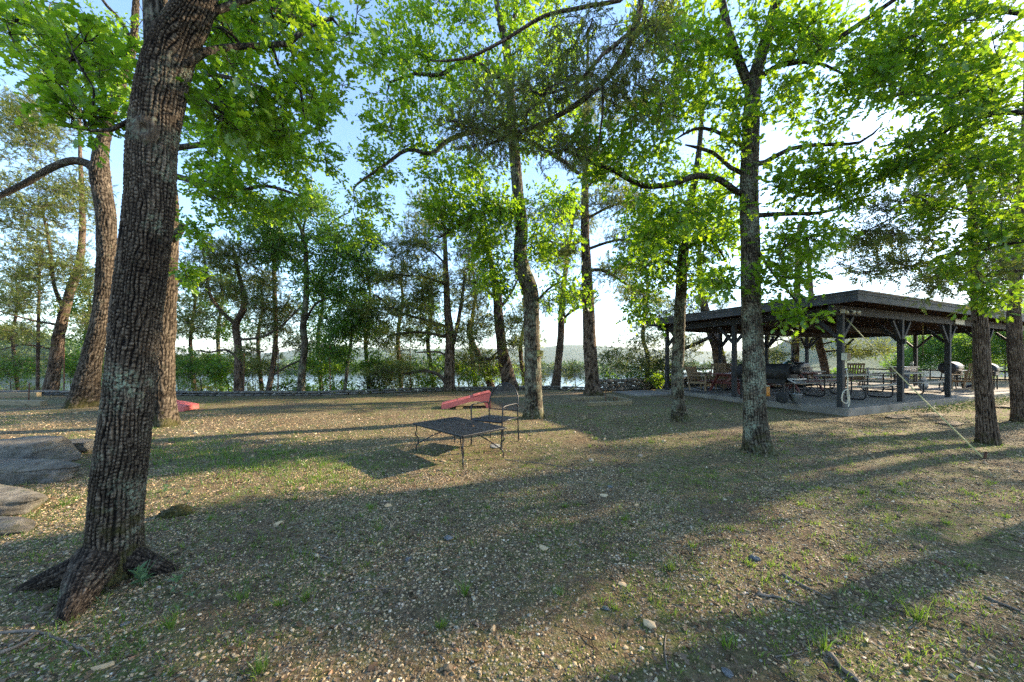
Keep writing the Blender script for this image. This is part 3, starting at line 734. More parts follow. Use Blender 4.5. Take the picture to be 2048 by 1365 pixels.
ZT = 5.2
tree('tall straight oak with grey-green lichen bark standing in front of the pavilion', 'tree',
     [(1516, 908, ZT, 34), (1512, 870, ZT, 27), (1509, 800, ZT, 24), (1506, 700, ZT, 21), (1502, 600, ZT, 20), (1500, 480, ZT, 19), (1497, 380, ZT, 19), (1500, 300, ZT, 18), (1503, 220, ZT, 16), (1508, 165, ZT, 16), (1525, 100, ZT, 12), (1545, 30, ZT, 11), (1558, -40, ZT, 10), (1580, -250, ZT, 5)],
     [[(1504, 190, ZT, 13), (1485, 140, ZT, 12), (1462, 80, ZT, 11), (1445, 10, ZT, 10), (1430, -80, ZT, 7), (1400, -250, ZT, 4)],
      [(1512, 160, ZT, 9), (1560, 130, ZT - .1, 8), (1605, 122, ZT - .2, 9), (1680, 75, ZT - .4, 9), (1760, 20, ZT - .6, 8), (1830, -30, ZT - .7, 7), (1950, -120, ZT - .8, 4)],
      [(1605, 125, ZT - .2, 5), (1650, 130, ZT - .3, 4), (1700, 155, ZT - .4, 3), (1760, 165, ZT - .5, 2)],
      [(1498, 392, ZT, 10), (1470, 382, ZT - .05, 9), (1440, 360, ZT - .1, 8.5), (1395, 352, ZT - .2, 8), (1345, 368, ZT - .3, 7.5), (1285, 372, ZT - .4, 7), (1235, 345, ZT - .5, 6), (1185, 325, ZT - .5, 5), (1120, 295, ZT - .6, 3)],
      [(1503, 330, ZT, 9), (1530, 325, ZT, 8), (1580, 298, ZT - .1, 7), (1640, 290, ZT - .2, 6.5), (1720, 285, ZT - .3, 5), (1762, 252, ZT - .3, 3)],
      [(1503, 432, ZT, 8), (1570, 428, ZT - .1, 7), (1640, 426, ZT - .2, 6), (1700, 408, ZT - .2, 4)],
      [(1698, 410, ZT - .2, 3), (1694, 370, ZT - .2, 3), (1705, 330, ZT - .2, 2)],
      [(1497, 352, ZT, 7), (1460, 335, ZT + .1, 6), (1425, 305, ZT + .2, 5), (1370, 290, ZT + .3, 4)],
      [(1500, 300, ZT, 6), (1470, 285, ZT, 5), (1430, 262, ZT, 5), (1390, 258, ZT, 4), (1350, 280, ZT, 3)],
      [(1500, 470, ZT, 4), (1540, 540, ZT - .2, 3), (1590, 600, ZT - .3, 2.5), (1620, 640, ZT - .35, 2)]],
     [(1400, 90, 5.2, 90, 80, .8, 22), (1330, 40, 5.1, 70, 60, .7, 12), (1560, 60, 5.0, 80, 60, .7, 14), (1640, 60, 4.8, 90, 60, .6, 14), (1580, 180, 5.1, 60, 35, .5, 8), (1760, 110, 4.7, 80, 70, .7, 16), (1690, 170, 4.9, 60, 25, .4, 6),
      (1250, 320, 4.8, 90, 60, .6, 16), (1310, 230, 4.9, 90, 70, .7, 16), (1400, 200, 5.2, 80, 60, .7, 14), (1330, 420, 4.8, 90, 40, .5, 11), (1430, 420, 5.1, 50, 70, .5, 11), (1640, 350, 4.9, 80, 45, .6, 14), (1700, 380, 4.9, 50, 50, .4, 8), (1590, 380, 5, 50, 50, .5, 8),
      (1580, 500, 5, 60, 50, .5, 11), (1570, 560, 5, 60, 40, .4, 9), (1600, 640, 4.85, 40, 12, .15, 4), (1470, 250, 5.1, 60, 60, .6, 10), (1430, 560, 5.1, 45, 40, .4, 7), (1290, 500, 4.9, 50, 50, .4, 7), (1640, 470, 4.9, 45, 35, .4, 6), (1650, 250, 5, 45, 20, .3, 4),
      (1500, -180, 5.2, 420, 150, 1.6, 34), (1160, 300, 4.7, 40, 40, .3, 5)],
     'oak_near', OL, OB3, TB, nth=110, step=.016, plate=.024, depth=.014, flare=.45, seed=17, fl_h=.13, lobes=4, aspect=3.2, rt=.0035, n_leaf=44, rad=.32, size=.098)

# oak just outside the right edge, its limbs reach in over the pavilion
tree('oak beyond the right edge whose leafy limbs reach in above the pavilion roof', 'tree',
     [(2330, 1010, 3.9, 60), (2320, 800, 3.9, 50), (2300, 500, 3.9, 46), (2290, 250, 3.9, 40), (2310, -100, 3.9, 30), (2330, -500, 3.9, 12)],
     [[(2290, 300, 3.9, 20), (2180, 240, 4.0, 15), (2060, 225, 4.2, 11), (1975, 232, 4.3, 9), (1900, 258, 4.4, 7), (1840, 300, 4.5, 4)],
      [(2290, 120, 3.9, 20), (2150, 50, 4.0, 14), (2048, 28, 4.2, 10), (1960, 24, 4.3, 8), (1880, 55, 4.5, 6), (1810, 100, 4.6, 4)],
      [(2300, 520, 3.9, 18), (2180, 470, 4.2, 12), (2060, 480, 4.5, 8), (1970, 500, 4.7, 5)]],
     [(1900, 60, 4.5, 130, 80, .8, 28), (1820, 170, 4.5, 100, 70, .7, 20), (1970, 180, 4.3, 100, 80, .7, 20), (1890, 290, 4.5, 90, 60, .6, 15), (1800, 330, 4.7, 70, 50, .5, 10), (2000, 320, 4.3, 70, 70, .6, 13), (2010, 450, 4.6, 60, 50, .5, 12), (1930, 520, 4.8, 60, 40, .5, 9), (1870, 440, 4.8, 50, 50, .5, 7), (1990, 590, 4.8, 40, 30, .3, 5),
      (2250, 100, 4, 200, 300, 1.2, 26), (2300, -300, 3.6, 350, 250, 1.4, 16), (1850, -100, 4.5, 200, 90, 1, 20)],
     'oak_near', OLB, OB, TB, nth=48, step=.05, plate=.035, flare=.4, seed=21, rt=.0035, n_leaf=44, rad=.32, size=.098)

tree('straight cedar with shaggy brown bark at the right, just left of the frame-edge cedar', 'tree',
     [(1977, 878, 6.15, 26), (1972, 830, 6.15, 22), (1966, 760, 6.15, 20), (1962, 680, 6.15, 18), (1957, 600, 6.15, 16), (1950, 540, 6.2, 13), (1945, 430, 6.2, 9), (1941, 350, 6.2, 8), (1938, 280, 6.2, 7), (1932, 150, 6.2, 4), (1930, 0, 6.2, 2)],
     [[(1945, 430, 6.2, 5), (1880, 410, 6.0, 4), (1800, 430, 5.8, 3), (1720, 470, 5.6, 2)], [(1950, 500, 6.2, 5), (1870, 520, 6.0, 4), (1780, 540, 5.8, 3), (1700, 545, 5.7, 2)],
      [(1941, 350, 6.2, 4), (1880, 340, 6, 3), (1810, 355, 5.9, 2)], [(1945, 420, 6.2, 4), (2010, 400, 6, 3), (2080, 410, 5.8, 2)], [(1952, 560, 6.2, 4), (2010, 540, 6, 3), (2070, 545, 5.9, 2)]],
     [(1830, 400, 5.9, 100, 30, .8, 15), (1780, 470, 5.8, 110, 25, .7, 15), (1760, 535, 5.7, 100, 20, .7, 13), (1900, 330, 6, 80, 40, .8, 11), (1990, 390, 6, 60, 50, .8, 9), (1880, 560, 6, 70, 25, .6, 9), (1990, 540, 6, 60, 40, .6, 8), (1920, 200, 6.2, 90, 60, .9, 10)],
     'cedar_near', CL, CB, CT, name='cedar_tree', nth=64, step=.03, plate=.02, depth=.010, flare=.45, seed=23, fl_h=.12, aspect=9, rt=.004, sag=-.05, size=.15, rad=.33, n_leaf=30)
tree('shaggy reddish cedar trunk cut by the right edge of the photo', 'tree',
     [(2040, 842, 8.2, 20), (2036, 780, 8.2, 17), (2030, 700, 8.2, 17), (2028, 620, 8.2, 15), (2034, 540, 8.2, 12), (2040, 400, 8.2, 9), (2050, 200, 8.2, 5), (2050, 0, 8.2, 2)],
     [[(2030, 560, 8.2, 5), (1990, 560, 7.8, 4), (1930, 580, 7.4, 2)], [(2034, 520, 8.2, 5), (2100, 500, 8, 3)]],
     [(2000, 520, 8, 70, 40, 1, 12), (2080, 450, 8, 90, 90, 1, 14), (2000, 600, 7.8, 50, 20, .8, 6), (2060, 300, 8.2, 80, 80, 1, 8)],
     'cedar', CL, CB, CT, name='cedar_tree', nth=56, step=.035, plate=.02, depth=.010, flare=.4, seed=24, fl_h=.14, aspect=9, size=.2)

# cedar standing behind the viewer, its dark bough hangs over the yard
tree('near cedar with a dark bough sweeping down over the middle of the yard', 'tree',
     [('w', 2.9, -2.2, 0, .2), ('w', 2.85, -2.15, 2.5, .17), ('w', 2.8, -2.0, 5, .14), ('w', 2.7, -1.9, 7.5, .08), ('w', 2.7, -1.9, 9.5, .03)],
     [[('w', 2.8, -2.0, 5.6, .10), ('w', 2.4, -.2, 6.9, .085), ('w', 2.0, 2.0, 7.2, .07), (1330, -320, 3.3, 13), (1290, -90, 3.9, 9), (1281, 10, 4.1, 8), (1268, 65, 4.15, 8), (1235, 130, 4.2, 7.5), (1180, 190, 4.2, 7), (1110, 235, 4.2, 6), (1040, 265, 4.2, 5), (975, 290, 4.2, 3.5)],
      [(1280, 20, 4.1, 6), (1255, 70, 4.0, 6), (1205, 110, 4.0, 5), (1150, 170, 4.0, 4), (1080, 190, 4.0, 3)],
      [(1310, -200, 3.6, 7), (1265, -20, 3.8, 5), (1180, 12, 3.9, 5), (1090, 32, 4, 4.5), (1010, 80, 4.0, 4), (930, 118, 4.1, 3.5), (860, 122, 4.1, 2)],
      [(1205, 165, 4.2, 4), (1205, 230, 4.2, 3), (1195, 300, 4.2, 2)]],
     [(1240, 100, 4.1, 90, 70, .5, 10), (1130, 160, 4.1, 110, 60, .5, 15), (1030, 200, 4.1, 110, 60, .5, 16), (980, 270, 4.1, 70, 50, .35, 12), (1270, 180, 4.1, 80, 70, .5, 11), (1330, 60, 4.1, 60, 70, .4, 7), (1090, 290, 4.1, 90, 30, .3, 9), (930, 230, 4.1, 40, 30, .3, 5), (1130, 60, 4, 70, 40, .3, 5)],
     'cedar_near', CL, CB, CT, name='cedar_tree', nth=40, step=.06, plate=.02, depth=.01, flare=.3, seed=26, sag=-.05, wob=.16, rt=.0028, aspect=9, dens=1.4, size=.09, n_leaf=44, rad=.28,
     wblobs=[((1.6, .6, 7.5), (2.2, 2.0, 1.6), 30)])

# ---- cedars and small trees along the rock wall, lake side
def ctree(label, tr, limbs, blobs, seed, mat=CL, kind='cedar', name='cedar_tree', **k):
    return tree(label, 'tree', tr, limbs, blobs, kind, mat, CB if name == 'cedar_tree' else OB3, CT if name == 'cedar_tree' else TB, name=name, nth=40, step=.05, plate=.03, depth=.014, flare=.45, seed=seed,
                fl_h=.3, aspect=9 if name == 'cedar_tree' else 4, rt=.006, sag=-.04, wob=.12, dens=4.2, **k)
ctree('far left cedar leaning right with fluted trunk behind the timber edging',
      [(95, 783, 15.5, 20), (108, 740, 15.5, 15), (120, 660, 15.5, 13), (138, 590, 15.5, 11), (160, 520, 15.5, 9), (165, 430, 15.5, 7), (160, 300, 15.5, 4), (160, 180, 15.5, 2)],
      [[(128, 620, 15.5, 8), (108, 570, 15.3, 6), (100, 500, 15, 5), (85, 420, 15, 3)], [(118, 650, 15.5, 5), (60, 640, 15, 4), (-10, 620, 14.5, 3)], [(110, 700, 15.5, 4), (50, 690, 15, 3), (0, 700, 15, 2)]],
      [(60, 250, 13, 110, 80, 1.6, 34), (40, 400, 14, 110, 70, 1.6, 26), (150, 400, 15, 80, 70, 1.6, 22), (80, 520, 15, 120, 50, 1.5, 26), (40, 600, 14.5, 80, 30, 1.3, 12), (170, 560, 15, 50, 50, 1, 10), (30, 670, 14.5, 60, 20, 1, 6), (180, 640, 15, 30, 30, 1, 5), (-90, 350, 14, 120, 150, 2, 20)], 31)
ctree('slender dead-looking cedar stem near the left edge',
      [(75, 785, 16, 4), (76, 700, 16, 4), (78, 600, 16, 3.5), (80, 500, 16, 2)], [], [(70, 560, 16, 60, 40, 1, 8), (60, 470, 16, 50, 40, 1, 7)], 32)
ctree('wind-bent forked cedar in front of the lake, first right of the big oaks',
      [(478, 785, 14.6, 11), (477, 740, 14.6, 9), (476, 690, 14.6, 8), (472, 650, 14.6, 7.5), (488, 615, 14.6, 7), (486, 585, 14.6, 5), (473, 530, 14.6, 4), (465, 490, 14.6, 2)],
      [[(472, 650, 14.6, 6), (445, 625, 14.5, 5.5), (420, 590, 14.4, 5), (412, 540, 14.4, 4), (405, 490, 14.4, 2.5)], [(478, 680, 14.6, 4.5), (520, 675, 14.4, 4), (560, 655, 14.3, 3), (600, 615, 14.2, 2)],
       [(476, 715, 14.6, 4), (450, 700, 14.4, 3.5), (420, 705, 14.3, 3), (390, 700, 14.2, 2)]],
      [(420, 510, 14.5, 70, 35, 1.2, 16), (480, 520, 14.5, 60, 30, 1.2, 13), (450, 580, 14.5, 90, 25, 1.3, 14), (400, 640, 14.5, 60, 22, 1, 9), (520, 600, 14.5, 60, 30, 1.2, 10), (540, 650, 14.5, 50, 20, 1, 7), (380, 560, 14.5, 40, 30, 1, 6), (500, 700, 14.5, 40, 18, 1, 4)], 33)
ctree('thin cedar stem between the forked cedar and the small lakeside oak',
      [(530, 785, 15, 6), (545, 740, 15, 5.5), (551, 680, 15, 5), (550, 600, 15, 4.5), (548, 540, 15, 4), (548, 470, 15, 2)],
      [[(540, 755, 15, 3), (570, 735, 14.8, 3), (600, 722, 14.7, 2)]], [(530, 560, 15, 50, 25, 1, 9), (575, 620, 15, 50, 25, 1, 8), (560, 500, 15, 50, 30, 1, 9), (590, 690, 15, 30, 15, .8, 4)], 34)
ctree('small pale-barked oak by the wall with a spreading forked top against blue sky',
      [(602, 785, 14.4, 8.5), (604, 740, 14.4, 7.5), (610, 690, 14.4, 7), (606, 655, 14.4, 7), (612, 600, 14.4, 6), (612, 530, 14.4, 5), (609, 485, 14.4, 4.5), (600, 455, 14.4, 3.5), (585, 425, 14.4, 3), (560, 390, 14.4, 1.5)],
      [[(609, 482, 14.4, 3.5), (640, 468, 14.4, 3), (670, 440, 14.4, 2), (700, 425, 14.4, 1.5)], [(609, 480, 14.4, 3), (608, 450, 14.4, 3), (625, 410, 14.4, 2)], [(608, 650, 14.4, 4), (630, 610, 14.3, 3), (670, 590, 14.2, 2)]],
      [(520, 450, 14.4, 80, 35, 1.3, 16), (570, 500, 14.4, 60, 40, 1.2, 14), (660, 480, 14.4, 60, 40, 1.2, 11), (700, 520, 14.3, 60, 40, 1.2, 13), (640, 560, 14.4, 60, 40, 1.2, 13), (740, 480, 14.3, 25, 20, .8, 4), (560, 410, 14.5, 60, 25, 1, 7), (640, 410, 14.5, 50, 30, 1, 8), (670, 640, 14.3, 40, 25, 1, 5)], 35, LL_, 'oval', 'oak_tree')
ctree('leafy sapling with a thin dark stem left of the broad twin-stem cedar',
      [(688, 785, 14.8, 3.5), (695, 730, 14.8, 3), (703, 680, 14.8, 2.5), (708, 620, 14.8, 2)], [],
      [(700, 600, 14.8, 50, 30, 1, 8), (690, 660, 14.8, 50, 30, 1, 9), (670, 710, 14.8, 40, 25, 1, 7), (730, 640, 14.8, 30, 30, .8, 5)], 36, LL_, 'oval', 'oak_tree')
ctree('broad twin-stem cedar with wide layered limbs left of the red game board',
      [(898, 778, 15.2, 11), (899, 730, 15.2, 10), (900, 680, 15.2, 9), (895, 620, 15.2, 7), (892, 550, 15.2, 5.5), (890, 480, 15.2, 4), (888, 410, 15.2, 2)],
      [[(903, 700, 15.2, 6), (915, 650, 15.2, 5), (925, 590, 15.2, 4), (930, 540, 15.2, 2)], [(896, 655, 15.2, 4.5), (850, 640, 14.9, 4), (800, 625, 14.6, 3.5), (750, 590, 14.3, 2.5)], [(897, 675, 15.2, 4), (840, 665, 14.9, 3.5), (780, 670, 14.6, 3)],
       [(893, 570, 15.2, 3.5), (850, 555, 15, 3), (790, 550, 14.8, 2)], [(896, 776, 15.2, 5), (880, 752, 15, 4.5), (850, 742, 14.8, 4), (815, 748, 14.6, 3)], [(892, 530, 15.2, 3), (860, 500, 15, 2.5), (820, 490, 15, 2)],
       [(901, 720, 15.2, 3), (880, 705, 15, 2.5), (840, 705, 14.9, 2)]],
      [(860, 460, 15, 60, 40, 1.4, 14), (820, 500, 15, 70, 30, 1.4, 16), (790, 555, 14.8, 80, 28, 1.4, 18), (770, 620, 14.6, 80, 28, 1.4, 18), (840, 600, 15, 60, 25, 1.2, 10), (790, 680, 14.7, 80, 22, 1.2, 12), (880, 560, 15.2, 60, 30, 1.3, 10), (950, 600, 15.2, 40, 40, 1.2, 9), (860, 650, 15, 50, 18, 1, 7), (940, 520, 15.2, 40, 40, 1.2, 8), (860, 410, 15.2, 40, 30, 1, 6), (790, 745, 14.6, 60, 14, 1, 7), (930, 680, 15, 35, 20, 1, 5)], 37)
ctree('cedar with a curved leaning trunk directly behind the patio chair',
      [(1020, 772, 16, 15), (1012, 735, 16, 13), (1003, 690, 16, 10), (998, 640, 16, 9.5), (994, 590, 16, 9), (985, 540, 16, 6), (975, 480, 16, 4), (965, 400, 16, 2)],
      [[(997, 620, 16, 4.5), (1020, 590, 16, 3.5), (1035, 560, 16, 2)], [(1000, 715, 16, 4), (975, 718, 15.6, 3), (950, 712, 15.3, 2)], [(994, 600, 16, 4), (960, 570, 15.7, 3), (930, 560, 15.5, 2)]],
      [(960, 470, 16, 60, 50, 1.5, 15), (1020, 440, 16, 50, 50, 1.4, 10), (950, 560, 15.8, 40, 25, 1, 6), (1035, 640, 15.8, 30, 25, 1, 6), (1030, 690, 15.6, 30, 18, 1, 5), (960, 640, 15.8, 35, 22, 1, 5), (950, 720, 15.5, 50, 20, 1, 7), (1030, 540, 16, 30, 30, 1, 5)], 38)
ctree('dark crooked cedar stem leaning left behind the red game board',
      [(985, 775, 17, 8), (968, 735, 17, 6.5), (952, 700, 17, 5.5), (938, 668, 17, 5), (940, 640, 17, 3)], [[(970, 740, 17, 4), (985, 715, 17, 3), (1000, 700, 17, 2)]],
      [(950, 660, 17, 40, 20, 1, 5), (990, 740, 17, 30, 20, 1, 5)], 39, CD)
ctree('slender pale cedar trunk left of the thick cedar by the wall',
      [(1110, 781, 16.3, 10), (1115, 740, 16.3, 7.5), (1121, 680, 16.3, 7), (1124, 610, 16.3, 6.5), (1130, 550, 16.3, 5), (1140, 480, 16.3, 3.5), (1150, 400, 16.3, 2)],
      [[(1124, 640, 16.3, 4), (1145, 622, 16.2, 3.5), (1165, 612, 16.1, 3), (1200, 590, 16, 2)], [(1130, 560, 16.3, 3), (1105, 540, 16.3, 2)]],
      [(1120, 520, 16.3, 60, 35, 1.4, 12), (1095, 610, 16.3, 25, 18, .8, 4), (1140, 600, 16.3, 35, 25, 1, 4), (1150, 430, 16.3, 60, 40, 1.4, 10)], 40)
ctree('thick straight cedar trunk by the wall, tallest in the middle of the view',
      [(1187, 792, 13.7, 19), (1184, 760, 13.7, 13.5), (1180, 700, 13.7, 13), (1177, 620, 13.7, 12), (1173, 540, 13.7, 10), (1170, 460, 13.7, 8.5), (1170, 380, 13.7, 7), (1172, 300, 13.7, 5), (1175, 150, 13.7, 3), (1175, 60, 13.7, 1.5)],
      [[(1173, 545, 13.7, 5), (1200, 540, 13.6, 4.5), (1240, 560, 13.5, 3.5), (1280, 590, 13.3, 2.5)], [(1170, 440, 13.7, 4), (1230, 410, 13.6, 3), (1300, 400, 13.5, 2)], [(1170, 480, 13.7, 4), (1120, 490, 13.5, 3), (1080, 470, 13.3, 2)],
       [(1171, 420, 13.7, 4), (1130, 410, 13.5, 3), (1090, 380, 13.3, 2)], [(1172, 500, 13.7, 4), (1240, 480, 13.5, 3), (1310, 490, 13.3, 2)], [(1170, 380, 13.7, 3.5), (1210, 340, 13.6, 3), (1260, 310, 13.5, 2)]],
      [(1240, 400, 13.6, 80, 30, 1.6, 16), (1280, 470, 13.5, 70, 28, 1.6, 14), (1110, 430, 13.5, 60, 30, 1.4, 10), (1120, 500, 13.6, 50, 25, 1.2, 8), (1230, 540, 13.6, 60, 25, 1.4, 10), (1200, 330, 13.6, 80, 40, 1.6, 14), (1280, 590, 13.4, 50, 22, 1.2, 7), (1160, 590, 13.7, 40, 20, 1, 4), (1180, 220, 13.7, 80, 50, 1.5, 12)], 41)
row2 = [(30, 17.5, 4.5, 'cedar', 'leftmost'), (175, 18, 4.2, 'oak', 'second from the left'), (265, 18.5, 4.6, 'cedar', 'third, half hidden by the big near oak'), (385, 18, 4.6, 'cedar', 'fourth, left of the forked cedar'),
        (440, 19, 5.0, 'oak', 'fifth, behind the forked cedar'), (520, 18, 4.2, 'cedar', 'sixth, between the two thin stems'), (640, 18.5, 4.4, 'oak', 'seventh, right of the small pale oak'), (735, 18, 4.8, 'oak', 'eighth, left of the broad cedar'),
        (800, 19, 4.8, 'cedar', 'ninth, behind the limbs of the broad cedar'), (860, 18, 4.4, 'oak', 'tenth, left of the broad cedar trunk'), (945, 19, 5.2, 'cedar', 'eleventh, right of the broad cedar'), (1045, 20, 3.6, 'cedar', 'twelfth, beside the kinked oak'), (1290, 19, 5.6, 'cedar', 'last, right of the thick cedar')]
for i, (px, Z, hh, kd, wh) in enumerate(row2):
    x = (px - 1024) * Z / F; z0 = gz1(x, Z); top = hh + 1.4; k = F / Z; yy = lambda h: 720 - (h - H) * k
    ctree(('scraggly cedar on the bank below the wall, ' if kd == 'cedar' else 'slender leafy tree on the bank below the wall, ') + wh,
          [(px, yy(z0), Z, 5), (px + 6, yy(z0 + 2.0), Z, 4.5), (px - 4, yy(.4 * top), Z, 4), (px + 5, yy(.75 * top), Z, 3), (px, yy(top), Z, 1.5)], [],
          [(px, yy(.95 * top), Z, 42, 22, 1.3, 5), (px - 15, yy(.72 * top), Z, 60, 26, 1.5, 8), (px + 15, yy(.48 * top), Z, 66, 26, 1.5, 8), (px, yy(.2 * top), Z, 66, 24, 1.5, 7), (px, yy(-.3), Z, 60, 18, 1.3, 6)],
          200 + i, CL if kd == 'cedar' else LL_, 'cedar' if kd == 'cedar' else 'oval', 'cedar_tree' if kd == 'cedar' else 'oak_tree', group='trees on the bank below the wall')
# behind the pavilion
ctree('twisted grey cedar leaning left behind the wooden glider bench',
      [(1448, 745, 18.5, 14), (1435, 700, 18.5, 12), (1422, 660, 18.5, 11), (1410, 620, 18.5, 9), (1400, 560, 18.5, 6), (1400, 450, 18.5, 3)],
      [[(1365, 700, 18, 5), (1340, 660, 18, 5), (1310, 650, 18, 4), (1270, 640, 18, 2)]],
      [(1340, 620, 18.3, 70, 30, 1.5, 16), (1420, 600, 18.3, 60, 40, 1.5, 10), (1380, 690, 18.3, 50, 25, 1.2, 9), (1290, 680, 18, 50, 30, 1.2, 9), (1400, 480, 18.5, 70, 50, 1.5, 8)], 42)
ctree('reddish pine trunk seen through the middle of the pavilion',
      [(1588, 750, 20.5, 9), (1590, 700, 20.5, 8.5), (1592, 650, 20.5, 8), (1595, 560, 20.5, 7), (1598, 450, 20.5, 4)],
      [[(1590, 690, 20.5, 3), (1560, 680, 20.3, 2.5), (1530, 690, 20, 1.5)]],
      [(1560, 670, 20.3, 50, 14, 1.2, 9), (1540, 710, 20.3, 40, 14, 1.2, 8), (1620, 680, 20.3, 30, 20, 1.2, 6), (1590, 500, 20.5, 80, 50, 1.5, 10)], 43)
ctree('leaning reddish pine trunk right of the straight one behind the pavilion',
      [(1655, 755, 20, 9), (1645, 715, 20, 8.5), (1636, 680, 20, 8), (1628, 640, 20, 7), (1620, 560, 20, 5), (1615, 480, 20, 3)],
      [[(1640, 705, 20, 3), (1690, 700, 19.8, 2.5), (1740, 702, 19.6, 2)], [(1638, 690, 20, 3), (1700, 675, 20, 2.5), (1750, 650, 20, 2)]],
      [(1700, 660, 20, 50, 18, 1.3, 9), (1740, 640, 20, 30, 20, 1.2, 7), (1700, 705, 19.8, 50, 14, 1.2, 8), (1760, 700, 19.8, 30, 20, 1.2, 6), (1620, 520, 20, 60, 40, 1.5, 6)], 44)

# ---- shrubs on the bank
def shrub(px, py, Z, rx, ry, n, label, mat, kind='shrub', name='shrub', group=None, cat='shrub', lobes=3, **k):
    c = W(px, py, Z); x, y = c[0], c[1]; z0 = gz1(x, y)
    root = empty(name, (x, y, z0), label, cat, 0, group); base = np.array([x, y, z0]); t = Tree()
    top = c - base; t.path([(0, 0, -.1), tuple(top * .35 + np.array([.05, 0, 0])), tuple(top * .8)], [.035, .025, .012], .25)if False else None
    P, r = resample([np.array([0, 0, -.1]), top * .4 + np.array([.06, .03, 0]), top * .85], [.04, .03, .012], .25)
    t.trunk.append((P, r)); par = -1
    for a, b in zip(P, r): par = t.add(a, par, b, 1)
    bl = []
    for q in range(lobes):
        a = RNG.uniform(-.6, .6); b = RNG.uniform(-.4, .5)
        bl.append((px + a * rx, py + b * ry, Z + RNG.uniform(-.5, .5), rx * .62, ry * .62, rx * .5 * Z / F, max(2, int(n * 1.6) // lobes)))
    cen = sample_blobs(bl); cen = [np.array([q[0], q[1], max(q[2], gz1(q[0], q[1]) + .15)]) for q in cen]
    t.grow([q - base for q in cen], sag=.02, wob=.12); t.radii(.005)
    t.branch_mesh('branches', TB, root)
    kk = dict(KIND[kind]); kk.update(k); o, tws = crown_mesh(t.cl, root, mat, **kk); o.name = 'foliage'
    twig_mesh(tws, TB, root, .004)
    return root
shrub(400, 740, 15.5, 60, 45, 34, 'bright green bush on the bank left of the forked cedar', LL_)
shrub(455, 755, 15.5, 40, 30, 18, 'low green bush hugging the wall at the forked cedar foot', OLB)
shrub(575, 772, 15.2, 40, 14, 12, 'low rounded bush at the wall between two thin stems', LL_)
shrub(645, 750, 15.5, 50, 32, 22, 'dark leafy bush right of the small lakeside oak', OLB)
shrub(735, 755, 15.4, 50, 35, 24, 'dense dark bush by the wall left of the broad cedar', CD, 'cedar')
shrub(820, 745, 15.8, 60, 35, 24, 'dark juniper bush at the foot of the broad cedar', CL, 'cedar')
shrub(935, 752, 16.4, 40, 26, 14, 'sunny yellow-green bush behind the high end of the red board', OL)
shrub(985, 750, 17, 35, 26, 12, 'small bright bush at the crooked stem behind the chair', OL)
shrub(1150, 745, 17.5, 26, 30, 12, 'upright juniper bush between the pale and the thick cedar', CL, 'cedar')
shrub(1080, 755, 17.5, 35, 18, 9, 'loose juniper branches just right of the kinked oak trunk', CL, 'cedar')
shrub(1260, 720, 17, 60, 55, 40, 'tall spreading cedar shrub right of the thick cedar', CL, 'cedar')
shrub(1340, 735, 17.5, 70, 40, 34, 'dark cedar shrub seen behind the left end of the pavilion', CD, 'cedar')
shrub(1440, 735, 19, 60, 35, 24, 'cedar shrub behind the rocking chairs', CL, 'cedar')
shrub(1530, 735, 21, 60, 22, 18, 'low cedar shrub behind the barrel smoker', CL, 'cedar')
shrub(20, 745, 16.5, 70, 34, 22, 'leafy bush at the far left corner of the bank', LL_)
shrub(140, 745, 16.5, 40, 36, 18, 'green bush between the far left cedar and the leaning oak', LL_)
shrub(1700, 742, 23, 60, 14, 14, 'low sunlit shrub behind the green kettle grill', LL_, 'shrub', size=.16, rad=.5)
for i, (px, py, Z, rx, ry, n, mt, kd, lab) in enumerate([(355, 735, 16.5, 45, 40, 18, CL, 'cedar', 'juniper bush between the stout oak and the green bush'), (430, 715, 17.5, 50, 28, 16, LL_, 'shrub', 'taller leafy bush behind the forked cedar'),
        (510, 745, 16.5, 40, 34, 18, CL, 'cedar', 'juniper bush right of the forked cedar foot'), (600, 730, 17, 50, 26, 16, LL_, 'shrub', 'leafy bush behind the small pale oak'), (665, 715, 17, 45, 28, 16, LL_, 'shrub', 'leafy bush behind the sapling'),
        (770, 725, 16.5, 50, 30, 18, LL_, 'shrub', 'green bush under the low limbs of the broad cedar'), (850, 765, 15.8, 40, 14, 10, OLB, 'shrub', 'low green bush at the wall beside the broad cedar'), (915, 740, 17.5, 40, 30, 14, CL, 'cedar', 'juniper bush just right of the broad cedar trunk'),
        (1030, 755, 18, 30, 20, 8, LL_, 'shrub', 'small green bush between the chair and the kinked oak'), (1215, 755, 16, 35, 24, 12, LL_, 'shrub', 'leafy bush at the foot of the thick cedar'), (1300, 760, 16.5, 50, 20, 14, OLB, 'shrub', 'dark bush above the stacked wall left of the pavilion'),
        (-40, 730, 16, 60, 40, 16, CL, 'cedar', 'juniper bush beyond the left edge'), (240, 740, 17, 50, 36, 16, CL, 'cedar', 'juniper bush glimpsed left of the big near oak')]):
    shrub(px, py, Z, rx, ry, n, lab, mt, kd)
# green cedars right of the pavilion
for (px, py, Z, rx, ry, n, lab) in [(1860, 700, 25, 50, 62, 70, 'pointed bright green cedar seen between the right pavilion posts'), (1930, 690, 26, 60, 75, 90, 'tall dense green cedar behind the black offset smoker'),
                                    (2010, 680, 24, 60, 75, 80, 'bushy green cedar at the right edge behind the rocking chair'), (1800, 735, 26, 40, 26, 20, 'small low green cedar behind the griddle'), (2090, 660, 22, 60, 90, 60, 'broad green cedar beyond the right edge')]:
    shrub(px, py, Z, rx, ry, n, lab, LL_, 'cedar_far', 'cedar_tree', None, 'tree', 5)
